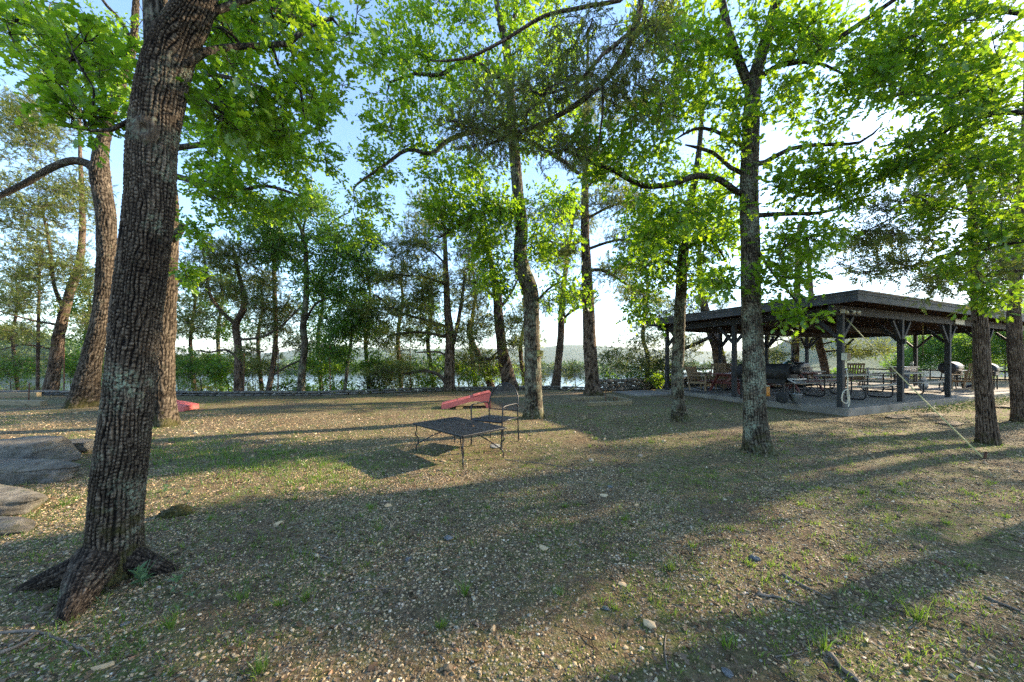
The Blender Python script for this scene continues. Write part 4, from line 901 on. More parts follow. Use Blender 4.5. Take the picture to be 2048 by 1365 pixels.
# oaks added outside the frame on the sun side to shade and dapple the yard
for i, (x, y, h, sd_, lab) in enumerate([(11.6, 2.2, 8.5, 51, 'leafy oak added outside the frame to shade the yard, on the right and nearest to it'), (15.5, 4.5, 9.5, 52, 'leafy oak added outside the frame for shade, beyond the nearest one'), (14.8, 7.9, 9.5, 55, 'airy oak added outside the frame for dappled shade, between the leafy oaks and the pavilion'), (19.6, 10.6, 10, 56, 'airy oak added outside the frame for dappled shade, along the far front corner of the pavilion')]):
    z0 = gz1(x, y); root = empty('oak_tree', (x, y, z0), lab, 'tree'); t = Tree()
    P, r = resample([np.array([0, 0, -.1]), np.array([.1, .05, h * .3]), np.array([-.1, .1, h * .6]), np.array([.1, 0, h * .9])], [.2, .16, .11, .03], .3)
    t.path(P, r, .3, True)
    cen = [q - np.array([x, y, z0]) for q in world_blobs([((x, y, z0 + h * .62), (2.6, 2.6, h * .30), 95), ((x - 1, y + .5, z0 + h * .45), (2.2, 2.2, 1.0), 24)])]
    t.grow(cen); t.radii(.006); trunk_mesh('trunk', P, r, OB3, root, .08, 32, .05, .012, sd_)
    t.branch_mesh('branches', TB, root); crown_mesh(t.cl, root, OLB, **dict(KIND['oak_far'], n_leaf=26, size=.15))
# ------------------------------------------------------------------ rocks
ICO = None
def ico(sub):
    import bmesh
    bm = bmesh.new(); bmesh.ops.create_icosphere(bm, subdivisions=sub, radius=1)
    v = np.array([p.co[:] for p in bm.verts]); f = np.array([[q.index for q in p.verts] for p in bm.faces]); bm.free(); return v, f
I1 = ico(1); I4 = ico(5)
def rock_verts(dim, seed, box=.5, rough=.10, layers=0.0, flat=0.0):
    v, f = I4; r = np.random.default_rng(seed)
    p = v.copy(); p = p / (np.abs(p) ** (1 / (1 - box * .85)) @ np.ones(3))[:, None] ** (1 - box * .85)
    for k in range(16):      # cut by random planes: flat broken faces
        d = nrm(r.normal(size=3) * np.array([1, 1, .6])); lim = r.uniform(.62, .92); q = p @ d; m = q > lim; p[m] -= (q[m] - lim)[:, None] * d * .85
    if flat:
        top = .60 + .10 * p[:, 0] + .16 * (vnoise(p[:, 0] * 1.7 + seed, p[:, 1] * 1.7, seed) - .5); p[:, 2] = np.minimum(p[:, 2], top)
        st = np.floor(p[:, 2] * 4 + seed * .37 + .5 * vnoise(p[:, 0] * 2, p[:, 1] * 2, seed)); p[:, :2] *= (1 - .13 * hash2(st, st * 0, seed))[:, None]
        p[:, 1] = np.maximum(p[:, 1], -.74 + .14 * np.round(vnoise(p[:, 0] * 3, p[:, 2] * 2, seed + 1) * 3) / 3)
    n1 = vnoise(p[:, 0] * 2 + seed, p[:, 1] * 2 + p[:, 2] * 3, seed) - .5; n2 = vnoise(p[:, 0] * 7, p[:, 1] * 7 + p[:, 2] * 11, seed + 2) - .5; n3 = vnoise(p[:, 0] * 22 + p[:, 2] * 19, p[:, 1] * 22, seed + 4) - .5
    p = p * (1 + rough * (n1 * 1.6 + n2 * .7 + n3 * .3))[:, None]
    if layers: p[:, :2] *= (1 + layers * (vnoise(p[:, 2] * 4 + 3, p[:, 2] * 0, seed + 6) - .5))[:, None]
    return p * np.array(dim) / 2
def rock(name, loc, dim, rz, seed, mat, label, cat='rock', tilt=0, **k):
    v = rock_verts(dim, seed, **k); mb = MB(); mb.rawnp(v, I4[1]); o = mb.build(name, mat, None, True)
    o.location = loc; o.rotation_euler = (tilt, tilt * .5, rz); tag(o, label, cat); return o
for i, (x, y, z, dx, dy, dz, rz, lab) in enumerate([
        (-6.75, 5.2, .08, 1.1, .5, .30, .1, 'small dark boulder at the back of the rock pile, closest to the leaning oak'),
        (-6.7, 4.6, .14, 1.6, .8, .50, -.03, 'broad lumpy boulder topping the back of the rock pile'),
        (-5.85, 3.97, .11, 1.65, .52, .38, .04, 'thick flat-topped boulder with a mossy tan face in the middle of the pile'),
        (-5.0, 3.22, .07, 1.7, .50, .28, -.04, 'pale grey slab with a rippled top, lying in front of the mossy boulder'),
        (-4.33, 2.77, .03, 1.1, .34, .18, .03, 'lowest dark slab of the rock pile at the left edge')]):
    rock('boulder', (x, y, gz1(x, y) + z), (dx, dy, dz), rz, 60 + i, M['boulder'], lab, 'boulder', .03, box=.8, rough=.07, layers=.0, flat=1)
for i, (px, py, d, mt, lab) in enumerate([
        (897, 1078, .085, 'pale_stone', 'pale blue-grey stone alone in the gravel in front of the metal table'), (817, 1120, .06, 'pale_stone', 'smaller grey stone left below the pale blue-grey one'),
        (1212, 1218, .045, 'pale_stone', 'whitish stone on the gravel near the bottom centre'), (1412, 1025, .11, 'tan_stone', 'tan half-buried stone in the yard below the lichen oak'),
        (1510, 1118, .085, 'pale_stone', 'grey stone with a moss patch on the shaded right side'), (690, 975, .06, 'tan_stone', 'tan pebble left of the table at the grass edge'),
        (318, 1210, .05, 'tan_stone', 'tan stone by the near roots of the big oak'), (1220, 975, .07, 'pale_stone', 'white stone lying right of the chair'), (250, 1250, .04, 'pale_stone', 'bluish stone at the bottom left by the oak root'),
        (1455, 1348, .06, 'pale_stone', 'blue-grey stone at the bottom edge of the photo'), (800, 790, .5, 'tan_stone', 'flat pale rock flush with the ground in front of the wall'), (990, 893, .28, 'pale_stone', 'flat grey stone under the metal table')]):
    g = ground_at(px, py); fl = .12 if d > .2 else .55
    d *= .82; rock('stone', (g[0], g[1], g[2] + d * (.02 if d > .2 else .12)), (d * 1.25, d * .9, d * fl), i * 1.3, 80 + i, M[mt], lab, 'stone', 0, box=.3, rough=.2)

# rock wall along the bluff, laid as one thing with courses of real stones
wl = empty('rock_wall', (0, float(ywall(0)), gz1(0, float(ywall(0)))), 'low dry-stone wall running across the yard along the lake bluff', 'wall')
def wall_part(x0, x1, hgt, courses, seed, name, st=.34):
    rr = np.random.default_rng(seed); mb = MB(); x = x0; v0, f0 = ico(2)
    base = np.array(wl.location)
    for c in range(courses):
        x = x0 + rr.uniform(0, .2)
        while x < x1:
            L = rr.uniform(.6, 1.5) * st; y = float(ywall(x)); y2 = float(ywall(x + L)); a = math.atan2(y2 - y, L)
            h = hgt / courses * rr.uniform(.85, 1.15)
            p = v0 / (np.abs(v0) ** 2.6 @ np.ones(3))[:, None] ** (1 / 2.6) * (1 + .14 * (vnoise(v0[:, 0] * 3 + x * 7, v0[:, 1] * 3 + v0[:, 2] * 4 + c, seed) - .5)[:, None])
            p = p * np.array([L / 2 * 1.02, .17 + rr.uniform(0, .04), h / 2 * 1.06]); ca, sa = math.cos(a), math.sin(a)
            p = np.stack([p[:, 0] * ca - p[:, 1] * sa, p[:, 0] * sa + p[:, 1] * ca, p[:, 2]], -1)
            q = p + np.array([x + L / 2, (y + y2) / 2 + rr.uniform(-.03, .03), gz1(x, y - .2) + hgt / courses * (c + .5) - .01]) - base
            mb.rawnp(q, f0); x += L * rr.uniform(.78, .95)
    return mb.build(name, M['wall_rock'], wl, False)
wall_part(-21, 3.5, .19, 2, 1, 'kerb_stones', .42); wall_part(3.4, 9.5, .55, 3, 2, 'stacked_stones', .36); wall_part(9.5, 26, .5, 3, 3, 'stacked_stones', .4)

# thin fence stakes along the bluff
fs = None
for i, (px, lab) in enumerate([(128, 'second from the left'), (488, 'beside the forked cedar'), (556, 'between the forked cedar and small oak'), (660, 'left of the sapling'), (820, 'left of the broad cedar'), (958, 'right of the broad cedar')]):
    p = W(px, 780, 16.2 if px > 700 else 15.4); y = float(ywall(p[0])) + .8; x = (px - 1024) * y / F
    if fs is None: fs = MB().tube([(0, 0, -.3), (0, 0, 2.05)], .022, 6).build('fence_stake', M['rust'])
    else: o = fs.copy(); COL.objects.link(o)
    o = fs if i == 0 else o
    o.location = (x, y, gz1(x, y)); tag(o, 'thin rusty fence stake on the bank, ' + lab, 'fence stake', 'fence stakes along the bluff')

# string of bulbs between the lake-side trees
sp = [W(380, 545, 14.8), W(478, 572, 14.4), W(606, 560, 14.2), W(750, 580, 14.5), W(893, 570, 15.0), W(1000, 572, 15.8)]
base = Vector(sp[0]); P, r = resample(sp, [.008] * 6, .4)
sl_ = empty('string_lights', base, 'string of clear bulbs hung between the lakeside tree trunks', 'string lights')
MB().tube(P - np.array(base), .009, 5).build('cable', M['black_metal'], sl_)
for k in range(4, len(P), 5):
    q = P[k] - np.array(base); b = MB(); b.lathe([(.012, .0), (.03, -.04), (.045, -.1), (.03, -.15), (.008, -.17)], 10, q); o = b.build('bulb', M['glass_bulb'], sl_, True)
    MB().lathe([(.018, .05), (.02, .0)], 8, q).build('socket', M['black_metal'], o)

# ------------------------------------------------------------------ coffee table
cx, cy = -.795, 5.05
gzt = gz1(cx, cy); A = np.array([-1.5, 5.2]); Bk = np.array([-.98, 5.74]); Cc = np.array([-.1, 4.86])
rz = math.atan2((Cc - Bk)[1], (Cc - Bk)[0]); LX = .62 * 2; LY = .385 * 2
tb = empty('patio_table', (cx, cy, gzt), 'low black metal mesh coffee table with a few dead leaves on top', 'table', rz)
mb = MB(); hx, hy, ht = LX / 2, LY / 2, .42
pts = [(-hx, -hy), (hx, -hy), (hx, hy), (-hx, hy)]
for i in range(4):
    a, b = pts[i], pts[(i + 1) % 4]; mb.beam((a[0], a[1], ht), (b[0], b[1], ht), .03, .026)
mb.build('rim', M['black_metal'], tb, bevel=.004)
mb = MB(); n = 0
for t in np.arange(-hx, hx, .014): mb.box((t, 0, ht + .004), (.0085, LY, .003))
for t in np.arange(-hy, hy, .014): mb.box((0, t, ht + .006), (LX, .0085, .003))
mb.build('mesh_top', M['black_metal'], tb)
for sx in (-1, 1):
    for sy in (-1, 1):
        x, y = sx * (hx - .03), sy * (hy - .03)
        MB().tube(resample([(x, y, ht), (x, y, .31), (x + sx * .012, y + sy * .012, .27), (x - sx * .02, y - sy * .02, .20), (x - sx * .018, y - sy * .018, .12), (x, y, .09), (x, y, -.005)], [.008] * 7, .02)[0], .009, 8).build('leg', M['black_metal'], tb, True)
        MB().tube(resample([(x - sx * .01, y - sy * .01, .11), (x * .62, y * .62, .25), (x * .3, y * .3, .34), (0, 0, .385)], [.007] * 4, .03)[0], .008, 8).build('curved_brace', M['black_metal'], tb, True)
MB().box((0, 0, .388), (.5, .03, .012)).build('crossbar', M['black_metal'], tb)
for i, (x, y, a) in enumerate([(.0, .05, .4), (-.2, -.1, 1.9), (.12, -.2, 3.0), (.2, .12, 5)]):
    V_, L, S = place(OAK, np.array([[0, 0, 0.]]), np.array([[math.cos(a), math.sin(a), .05]]), np.array([[0, .1, 1.]]), np.array([.055]))
    o = mesh_np('dead_leaf', V_, L, S, M['litter']); p = Matrix.Rotation(rz, 3, 'Z') @ Vector((x, y, 0)); o.location = (cx + p.x, cy + p.y, gzt + ht + .018)
    tag(o, ['curled brown leaf at the middle of the metal table top', 'brown leaf on the left half of the metal table top', 'brown leaf nearest the front corner of the metal table', 'pale dead leaf toward the right corner of the metal table'][i], 'leaf', 'dead leaves on the metal table')

# ------------------------------------------------------------------ patio chair
gx, gy = -.277, 5.675
ch = empty('patio_chair', (gx, gy, gz1(gx, gy)), 'black metal mesh armchair with a rounded back facing the low table', 'chair', R_(-26.6))
wd, dp = .28, .27
bm = M['black_metal']
for sx in (-1, 1):
    # front leg continues into the arm and runs back to the rear leg
    MB().tube(resample([(sx * wd, -dp - .03, -.005), (sx * wd, -dp - .02, .3), (sx * (wd + .01), -dp - .01, .6), (sx * (wd + .012), -dp + .03, .655), (sx * (wd + .012), 0, .66), (sx * (wd + .005), dp - .06, .65), (sx * wd, dp, .60)], [.01] * 7, .03)[0], .012, 8).build('arm', bm, ch, True)
    MB().tube(resample([(sx * wd, dp + .05, -.005), (sx * wd, dp + .01, .4), (sx * wd, dp, .62)], [.01] * 3, .04)[0], .012, 8).build('rear_leg', bm, ch, True)
a = np.linspace(0, PI, 18)
arc = [(-wd, dp, .60)] + [(-(wd + .0) * math.cos(t) * 1.0, dp + .02 + .07 * math.sin(t), .66 + .32 * math.sin(t)) for t in a] + [(wd, dp, .60)]
MB().tube(arc, .012, 8).build('back_hoop', bm, ch, True)
MB().tube([(-wd, dp, .53), (0, dp + .02, .52), (wd, dp, .53)], .009, 8).build('back_rail', bm, ch, True)
mb = MB()
def backpt(x, z):
    t = max(0, (z - .6) / .36); return (x, dp + .025 + .07 * min(t, 1) , z)
for x in np.arange(-.27, .275, .016):
    zt = .66 + .31 * math.sqrt(max(0, 1 - (x / .28) ** 2)); mb.beam(backpt(x, .53), backpt(x, zt), .0042, .002)
for z in np.arange(.53, .97, .016):
    xm = .275 if z < .66 else .28 * math.sqrt(max(0, 1 - ((z - .66) / .32) ** 2)); mb.beam(backpt(-xm, z), backpt(xm, z), .002, .0042)
mb.build('mesh_back', bm, ch)
mb = MB()
for (p, q) in (((-wd, -dp, .43), (wd, -dp, .43)), ((-wd, dp, .41), (wd, dp, .41)), ((-wd, -dp, .43), (-wd, dp, .41)), ((wd, -dp, .43), (wd, dp, .41))): mb.tube([p, q], .010, 8)
mb.build('seat_frame', bm, ch, True)
mb = MB()
for x in np.arange(-.27, .28, .014): mb.beam((x, -dp - .01, .418), (x, dp, .408), .008, .003)
for y in np.arange(-dp, dp, .014): mb.beam((-.28, y, .418), (.28, y, .418), .008, .003)
mb.tube([(-.27, -dp - .01, .42), (.27, -dp - .01, .42)], .022, 8)
mb.build('mesh_seat', bm, ch)

# ------------------------------------------------------------------ tossing game boards
def board(loc, rz, label):
    root = empty('game_board', loc, label, 'game board', rz, 'bean bag toss boards')
    L, Wd, h0, h1 = 1.42, .63, .13, .46
    # top with hole
    hc = (L - .26, 0); hr = .085; n = 28
    def top(x): return h0 + (h1 - h0) * x / L
    mb = MB(); v = []; f = []
    ring = [(hc[0] + hr * math.cos(t), hc[1] + hr * math.sin(t)) for t in np.arange(n) * 2 * PI / n]
    out = []
    for t in np.arange(n) * 2 * PI / n:
        c, s = math.cos(t), math.sin(t); k = min((.24 / abs(c)) if abs(c) > 1e-6 else 9, (Wd / 2 / abs(s)) if abs(s) > 1e-6 else 9); out.append((hc[0] + c * k, s * k))
    for (x, y) in ring + out: v.append((x, y, top(x)))
    for i in range(n): f.append((i, (i + 1) % n, n + (i + 1) % n, n + i))
    b = len(v); x1 = hc[0] - .24; v += [(0, -Wd / 2, top(0)), (x1, -Wd / 2, top(x1)), (x1, Wd / 2, top(x1)), (0, Wd / 2, top(0))]; f.append((b, b + 1, b + 2, b + 3))
    x2 = hc[0] + .24; b = len(v); v += [(x2 - .001, -Wd / 2, top(x2)), (L, -Wd / 2, top(L)), (L, Wd / 2, top(L)), (x2 - .001, Wd / 2, top(x2))]; f.append((b, b + 1, b + 2, b + 3))
    # corner fill triangles between the square fan and its corners
    for sx in (-1, 1):
        for sy in (-1, 1):
            cxn = (hc[0] + sx * .24, sy * Wd / 2); tt = math.atan2(sy * Wd / 2, sx * .24); i0 = int((tt % (2 * PI)) / (2 * PI / n)); b = len(v); v.append((cxn[0], cxn[1], top(cxn[0]))); f.append((n + i0 % n, n + (i0 + 1) % n, b))
    mb.raw(v, f); o = mb.build('deck', M['red_plastic'], root)
    m = o.modifiers.new('s', 'SOLIDIFY'); m.thickness = .018; m.offset = -1
    hm = MB(); hm.lathe([(hr, top(hc[0]) - .03), (hr + .001, top(hc[0]) + .002)], 24, (hc[0], 0, 0)); 
    for sy in (-1, 1):      # side skirt with arched cut-out
        vs = []; k = 24
        for i in range(k + 1):
            x = L * i / k; vs.append((x, sy * (Wd / 2 - .01), top(x) - .016))
        for i in range(k + 1):
            x = L * i / k; u = (x - .20) / (L - .34); lo = 0 if not (0 < u < 1) else (top(x) - .13) * math.sin(PI * min(max(u, 0), 1)) ** .35
            vs.append((x, sy * (Wd / 2 - .01), max(0, min(lo, top(x) - .10))))
        mb = MB(); mb.raw(vs, [(i, i + 1, k + 2 + i, k + 1 + i) for i in range(k)]); o = mb.build('side_panel', M['red_plastic'], root); m = o.modifiers.new('s', 'SOLIDIFY'); m.thickness = .02; m.offset = 0
    MB().box((.012, 0, h0 / 2 - .01), (.022, Wd - .002, h0 - .02)).build('front_panel', M['red_plastic'], root, bevel=.004)
    MB().box((L - .012, 0, h1 / 2 - .06), (.022, Wd - .044, .12 + h1 / 2)).build('back_panel', M['hole'], root)
    for i in (1,): MB().box((.45, 0, top(.45) + .0015), (.01, Wd * .98, .002), Matrix.Rotation(-math.atan((h1 - h0) / L), 3, 'Y')).build('seam', M['hole'], root)
    return root
g = ground_at(886, 814); board((-2.07, 10.1, gz1(-2, 10.1) + .0), math.atan2(.2, 1.5), 'faded red plastic bean bag toss board sloping up to the right beside the chair')
b2 = ground_at(364, 821); board((b2[0] + .18, b2[1] + .1, b2[2]), PI + .25, 'red toss board whose low end shows behind the stout sunlit oak')

# ------------------------------------------------------------------ timbers and horseshoe pit
def timber(p0, p1, w_, h_, lab, cat='timber', group=None):
    g0 = ground_at(*p0); g1 = ground_at(*p1); c = (g0 + g1) / 2; d = g1 - g0
    o = MB().box((0, 0, h_ / 2 - .02), (float(np.linalg.norm(d[:2])), w_, h_)).build('landscape_timber', M['timber'], None, bevel=.012)
    o.location = c; o.rotation_euler = (0, 0, math.atan2(d[1], d[0])); tag(o, lab, cat, group); return o
timber((-160, 806), (88, 812), .16, .16, 'long weathered timber at the left edge, its cut end in the sun')
timber((-160, 795), (78, 793), .16, .17, 'timber behind the sunny one at the left edge')
timber((80, 789), (150, 790), .14, .10, 'short dark timber joining the far left cedar')
timber((1143, 801), (1212, 799), .12, .13, 'left timber of the horseshoe pit frame under the thick cedar')
timber((1177, 813), (1262, 809), .12, .14, 'front timber of the horseshoe pit frame')
timber((1216, 795), (1262, 806), .12, .13, 'right timber of the horseshoe pit frame, its end facing the viewer')
g = ground_at(1211, 803); o = MB().tube([(0, 0, -.1), (0, 0, .42)], .014, 8).build('iron_stake', M['rust']); o.location = g; tag(o, 'upright iron stake in the horseshoe pit', 'stake')
g = ground_at(57, 803); o = MB().tube([(0, 0, -.1), (0, .02, .62)], .016, 8).build('iron_stake', M['rust']); o.location = g; tag(o, 'rusty iron stake standing between the left edge timbers', 'stake')
def horseshoe(px, py, rz, lab, lean):
    a = np.linspace(-2.5, 2.5, 20); pts = [(.075 * math.sin(t), 0, .09 + .09 * -math.cos(t)) for t in a]
    o = MB().tube(pts, .012, 6).build('horseshoe', M['rust'], None, True); g = ground_at(px, py); o.location = (g[0], g[1], g[2] + .02); o.rotation_euler = (lean, 0, rz); tag(o, lab, 'horseshoe', 'horseshoes at the pit')
horseshoe(1229, 803, .5, 'rusty horseshoe leaning at the right timber of the pit', .5); horseshoe(1236, 804, 1.4, 'second horseshoe, tilted the other way beside the leaning one', -.6)

# yellow bird house on the kinked oak
p = W(1079, 703, 8.15)
bh = empty('bird_house', p, 'small yellow bird house nailed to the kinked oak trunk', 'bird house', .4)
MB().box((0, 0, -.06), (.13, .13, .12)).build('box', M['yellow_box'], bh, bevel=.003)
mb = MB(); mb.beam((-.06, 0, .02), (.10, 0, -.0), .18, .012); mb.build('roof', M['yellow_box'], bh)
MB().lathe([(.02, 0), (.02, .004)], 14, (0, -.067, -.05), Matrix.Rotation(PI / 2, 3, 'X')).build('entrance_hole', M['hole'], bh)

# ------------------------------------------------------------------ pavilion
O = np.array([8.8, 9.1]); U = np.array([.923, .384]); V = np.array([-.384, .923]); PZ = math.atan2(U[1], U[0]); SL = .12
pv = empty('pavilion', (O[0], O[1], 0), 'dark open-sided picnic pavilion with a low flat roof on a concrete slab', 'pavilion', PZ)
# local frame: x along U, y along V
def pbuild(mb, name, mat, parent=None, **k): return mb.build(name, mat, parent or pv, **k)
UL, VL = 13.5, 5.9
pbuild(MB().box((UL / 2 + .25, VL / 2 + .1, SL - .25), (UL + .8, VL + .6, .5)), 'slab', M['concrete'], bevel=.015)
pbuild(MB().box((-1.3, VL - .1, SL - .30), (1.9, 1.6, .5)), 'path_slab', M['concrete'], bevel=.015)
PH = 2.62
def post(x, y, braces):
    o = pbuild(MB().box((0, 0, (SL + PH) / 2), (.125, .125, PH - SL)), 'post', M['post_paint'], bevel=.006); o.location = (x, y, 0)
    for (dx, dy) in braces:
        mb = MB(); mb.beam((dx * .06, dy * .06, PH - .62), (dx * .55, dy * .55, PH - .05), .085, .085); mb.build('brace', M['post_paint'], o, bevel=.004)
us = [0.05, 3.35, 6.7, 10.1, 13.45]; vs_ = [0.05, 2.95, 5.85]
for i, x in enumerate(us):
    for j, y in enumerate(vs_):
        if 0 < i < 4 and j == 1: continue
        br = []
        if j != 1:
            if i > 0: br.append((-1, 0))
            if i < 4: br.append((1, 0))
        if j == 0: br.append((0, 1))
        if j == 2: br.append((0, -1))
        if j == 1: br += [(0, 1), (0, -1)]
        post(x, y, br)
pbuild(MB().box((3.3 * 2 + .15, VL / 2 + .0, SL + 1.3), (.12, .12, 2.5)), 'post', M['post_paint']) if False else None
for y in (0.05, 5.85): pbuild(MB().box((UL / 2, y, PH + .115), (UL + .9, .09, .23)), 'beam', M['post_paint'])
for x in (0.05, 13.45): pbuild(MB().box((x, VL / 2, PH + .112), (.09, VL - .2, .226)), 'beam', M['post_paint'])
pbuild(MB().box((UL / 2, VL / 2, PH + .10), (UL, .1, .18)), 'beam', M['post_paint'])
EH = 2.86
for k in range(23):
    x = -.35 + k * (UL + .7) / 22; pbuild(MB().box((x, VL / 2, EH + .07), (.05, VL + .9, .14)), 'rafter', M['ceiling'])
mb = MB(); ov = .5
x0, x1, y0, y1 = -ov, UL + ov, -ov, VL + ov
zt = EH + .245
# shallow hip roof sheet and board ceiling
v = [(x0, y0, zt), (x1, y0, zt), (x1, y1, zt), (x0, y1, zt), (x0 + 3, VL / 2, zt + .16), (x1 - 3, VL / 2, zt + .16)]
mb.raw(v, [(0, 1, 5, 4), (1, 2, 5), (2, 3, 4, 5), (3, 0, 4)]); ro = pbuild(mb, 'roof', M['roofing'])
cl_ = MB(); nb = 40
for k in range(nb):
    yy = y0 + .03 + (y1 - y0 - .06) * (k + .5) / nb; cl_.box(((x0 + x1) / 2, yy, EH + .155 + .003 * (k % 2)), (x1 - x0 - .06, (y1 - y0 - .06) / nb - .012, .02))
pbuild(cl_, 'ceiling', M['ceiling'])
for (a, b) in (((x0, y0), (x1, y0)), ((x1, y0), (x1, y1)), ((x1, y1), (x0, y1)), ((x0, y1), (x0, y0))):
    mb = MB(); dx, dy = b[0] - a[0], b[1] - a[1]; L = math.hypot(dx, dy); nx, ny = dy / L, -dx / L
    c = ((a[0] + b[0]) / 2 + nx * .012, (a[1] + b[1]) / 2 + ny * .012)
    Mr = Matrix.Rotation(math.atan2(dy, dx), 3, 'Z')
    mb.box((c[0], c[1], EH + .085), (L + .02, .026, .18), Mr); mb.box((c[0] + nx * .016, c[1] + ny * .016, EH + .205), (L + .08, .03, .07), Mr); mb.box((c[0] + nx * .03, c[1] + ny * .03, EH + .255), (L + .12, .04, .035), Mr)
    pbuild(mb, 'fascia', M['fascia_paint'])
def atp(u, v, z=SL): q = O + U * u + V * v; return (q[0], q[1], z)
def thing(name, u, v, rz, label, cat, group=None, z=SL): return empty(name, atp(u, v, z), label, cat, PZ + rz, group)

# floodlights on the corner post, plate, meter box, hose
for (u, v, rz, lab) in ((-.1, -.06, 2.0, 'white twin-lamp floodlight on the left face of the pavilion corner post'), (.35, -.06, -.3, 'white floodlight under the eave just right of the corner post')):
    t = thing('floodlight', u, v, rz, lab, 'light', None, 2.68); MB().box((0, 0, 0), (.10, .05, .10)).build('bracket', M['white_plastic'], t)
    for s in (-1, 1):
        MB().lathe([(.022, -.05), (.045, .03), (.05, .05)], 14, (s * .075, -.07, -.01), Matrix.Rotation(PI / 2 + .3, 3, 'X')).build('lamp_head', M['white_plastic'], t, True)
t = thing('meter_box', .0, -.09, 0, 'cream plastic cage box on the front of the pavilion corner post', 'box', None, 1.48)
MB().box((-.02, 0, 0), (.19, .12, .19)).build('case', M['white_plastic'], t, bevel=.01)
mb = MB()
for k in range(6): mb.box((-.1 + k * .032, -.064, 0), (.006, .008, .18))
mb.build('bars', M['tan_wood'], t)
t = thing('garden_hose', -.04, -.07, 0, 'pale hose hanging in a loop down the pavilion corner post', 'hose', None, SL)
hp = [(.02, -.03, 1.0), (.03, -.05, .8), (.02, -.05, .4), (.05, -.05, .2), (-.1, -.07, .14), (-.22, -.04, .22), (-.2, -.05, .42), (-.05, -.06, .5), (.04, -.06, .45), (.09, -.06, .2), (.05, -.05, .03)]
MB().tube(resample(hp, [.01] * len(hp), .04)[0], .013, 7).build('hose_line', M['white_plastic'], t, True)
MB().lathe([(.018, -.03), (.024, 0), (.018, .03)], 10, (.02, -.03, 1.02)).build('fitting', M['light_metal'], t)
t = thing('sign_plate', 7.4, -.02, 0, 'blank cream board fixed to the front beam of the pavilion', 'board', None, PH + .10); MB().box((0, 0, 0), (.75, .025, .17)).build('panel', M['white_plastic'], t, bevel=.004)
t = thing('wall_box', 3.28, -.06, 0, 'small dark box on the second front post of the pavilion', 'box', None, 1.95); MB().box((-.06, 0, 0), (.10, .10, .15)).build('case', M['post_paint'], t, bevel=.008)
t = thing('rope_hanger', 6.3, .5, 0, 'rope with an iron hook hanging from the pavilion ceiling', 'rope', None, 0)
MB().tube([(0, 0, 2.98), (0, 0, 2.3)], .007, 6).build('rope', M['strap'], t); mb = MB()
for s in (-1, 1): mb.tube([(0, 0, 2.3), (s * .09, 0, 2.08)], .008, 6)
mb.tube([(0, 0, 2.3), (0, 0, 1.55)], .010, 6); mb.build('hook', M['rust'], t)
# wooden corner bracket piece / fan
cf = thing('ceiling_fan', .9, 1.3, .3, 'brown ceiling fan under the pavilion roof near the corner post', 'fan', None, 2.62)
MB().lathe([(.02, .36), (.02, .1), (.10, .08), (.12, 0), (.06, -.06)], 16).build('motor', M['brown_wood'], cf, True)
for k in range(4):
    a = k * PI / 2 + .4; mb = MB(); mb.beam((.1 * math.cos(a), .1 * math.sin(a), .02), (.58 * math.cos(a), .58 * math.sin(a), .0), .13, .01); mb.build('blade', M['brown_wood'], cf)

# ------------------------------------------------------------------ pavilion furniture
def frame_table(u, v, rz, label):
    t = thing('picnic_table', u, v, rz, label, 'picnic table', 'grey picnic tables with metal frames')
    L = 2.4
    mb = MB()
    for k in range(5): mb.box((0, -.30 + k * .15, .755), (L, .142, .04))
    mb.build('tabletop', M['grey_wood'], t, bevel=.004)
    for s in (-1, 1):
        mb = MB()
        for k in range(2): mb.box((0, s * (.70 + k * .135), .445), (L, .128, .036))
        mb.build('bench', M['grey_wood'], t, bevel=.004)
    for sx in (-.85, .85):
        for s in (-1, 1):
            pts = [(sx, s * .22, .73), (sx, s * .22, .12), (sx, s * .28, .04), (sx, s * .36, .022), (sx, s * .70, .022), (sx, s * .78, .05), (sx, s * .83, .13), (sx, s * .83, .42)]
            MB().tube(resample(pts, [.02] * 8, .05)[0], .023, 8).build('frame', M['black_metal'], t, True)
    mb = MB()
    for s in (-1, 1): mb.tube([(s * .83, 0, .42), (s * .1, 0, .72)], .014, 6)
    for sx in (-.85, .85): mb.tube([(sx, -.8, .41), (sx, .8, .41)], .016, 6)
    mb.build('cross_brace', M['black_metal'], t, True); return t
frame_table(3.55, 1.42, 0, 'grey board picnic table on black tube legs, nearest the corner post')
frame_table(7.75, 1.5, 0, 'grey board picnic table on black tube legs between the second and third front posts')
frame_table(6.1, 4.1, 0, 'grey board picnic table on black tube legs at the back, behind the other two')
def red_table(u, v, rz, label):
    t = thing('picnic_table', u, v, rz, label, 'picnic table', 'dark red wooden picnic tables'); L = 2.3; m = M['red_wood']; mb = MB()
    for k in range(5): mb.box((0, -.30 + k * .15, .745), (L, .142, .04))
    mb.build('tabletop', m, t, bevel=.004)
    for s in (-1, 1):
        mb = MB(); mb.box((0, s * .70, .44), (L, .14, .04)); mb.box((0, s * .84, .44), (L, .13, .04)); mb.build('bench', m, t, bevel=.004)
    for sx in (-.82, .82):
        for s in (-1, 1):
            mb = MB(); mb.beam((sx, s * .25, .72), (sx, s * .62, 0), .045, .10, (1, 0, 0)); mb.build('leg', m, t)
        MB().box((sx + .048, 0, .40), (.04, 1.7, .09)).build('bench_support', m, t); MB().box((sx + .048, 0, .68), (.04, .72, .08)).build('top_support', m, t)
        mb = MB(); mb.beam((sx * .93, 0, .42), (sx * .35, 0, .72), .04, .08); mb.build('brace', m, t)
    return t
red_table(4.7, 3.6, 0, 'dark red wooden picnic table behind the barrel smoker')
red_table(1.7, 3.9, 0, 'dark red wooden picnic table hidden mostly by the lichen oak trunk')

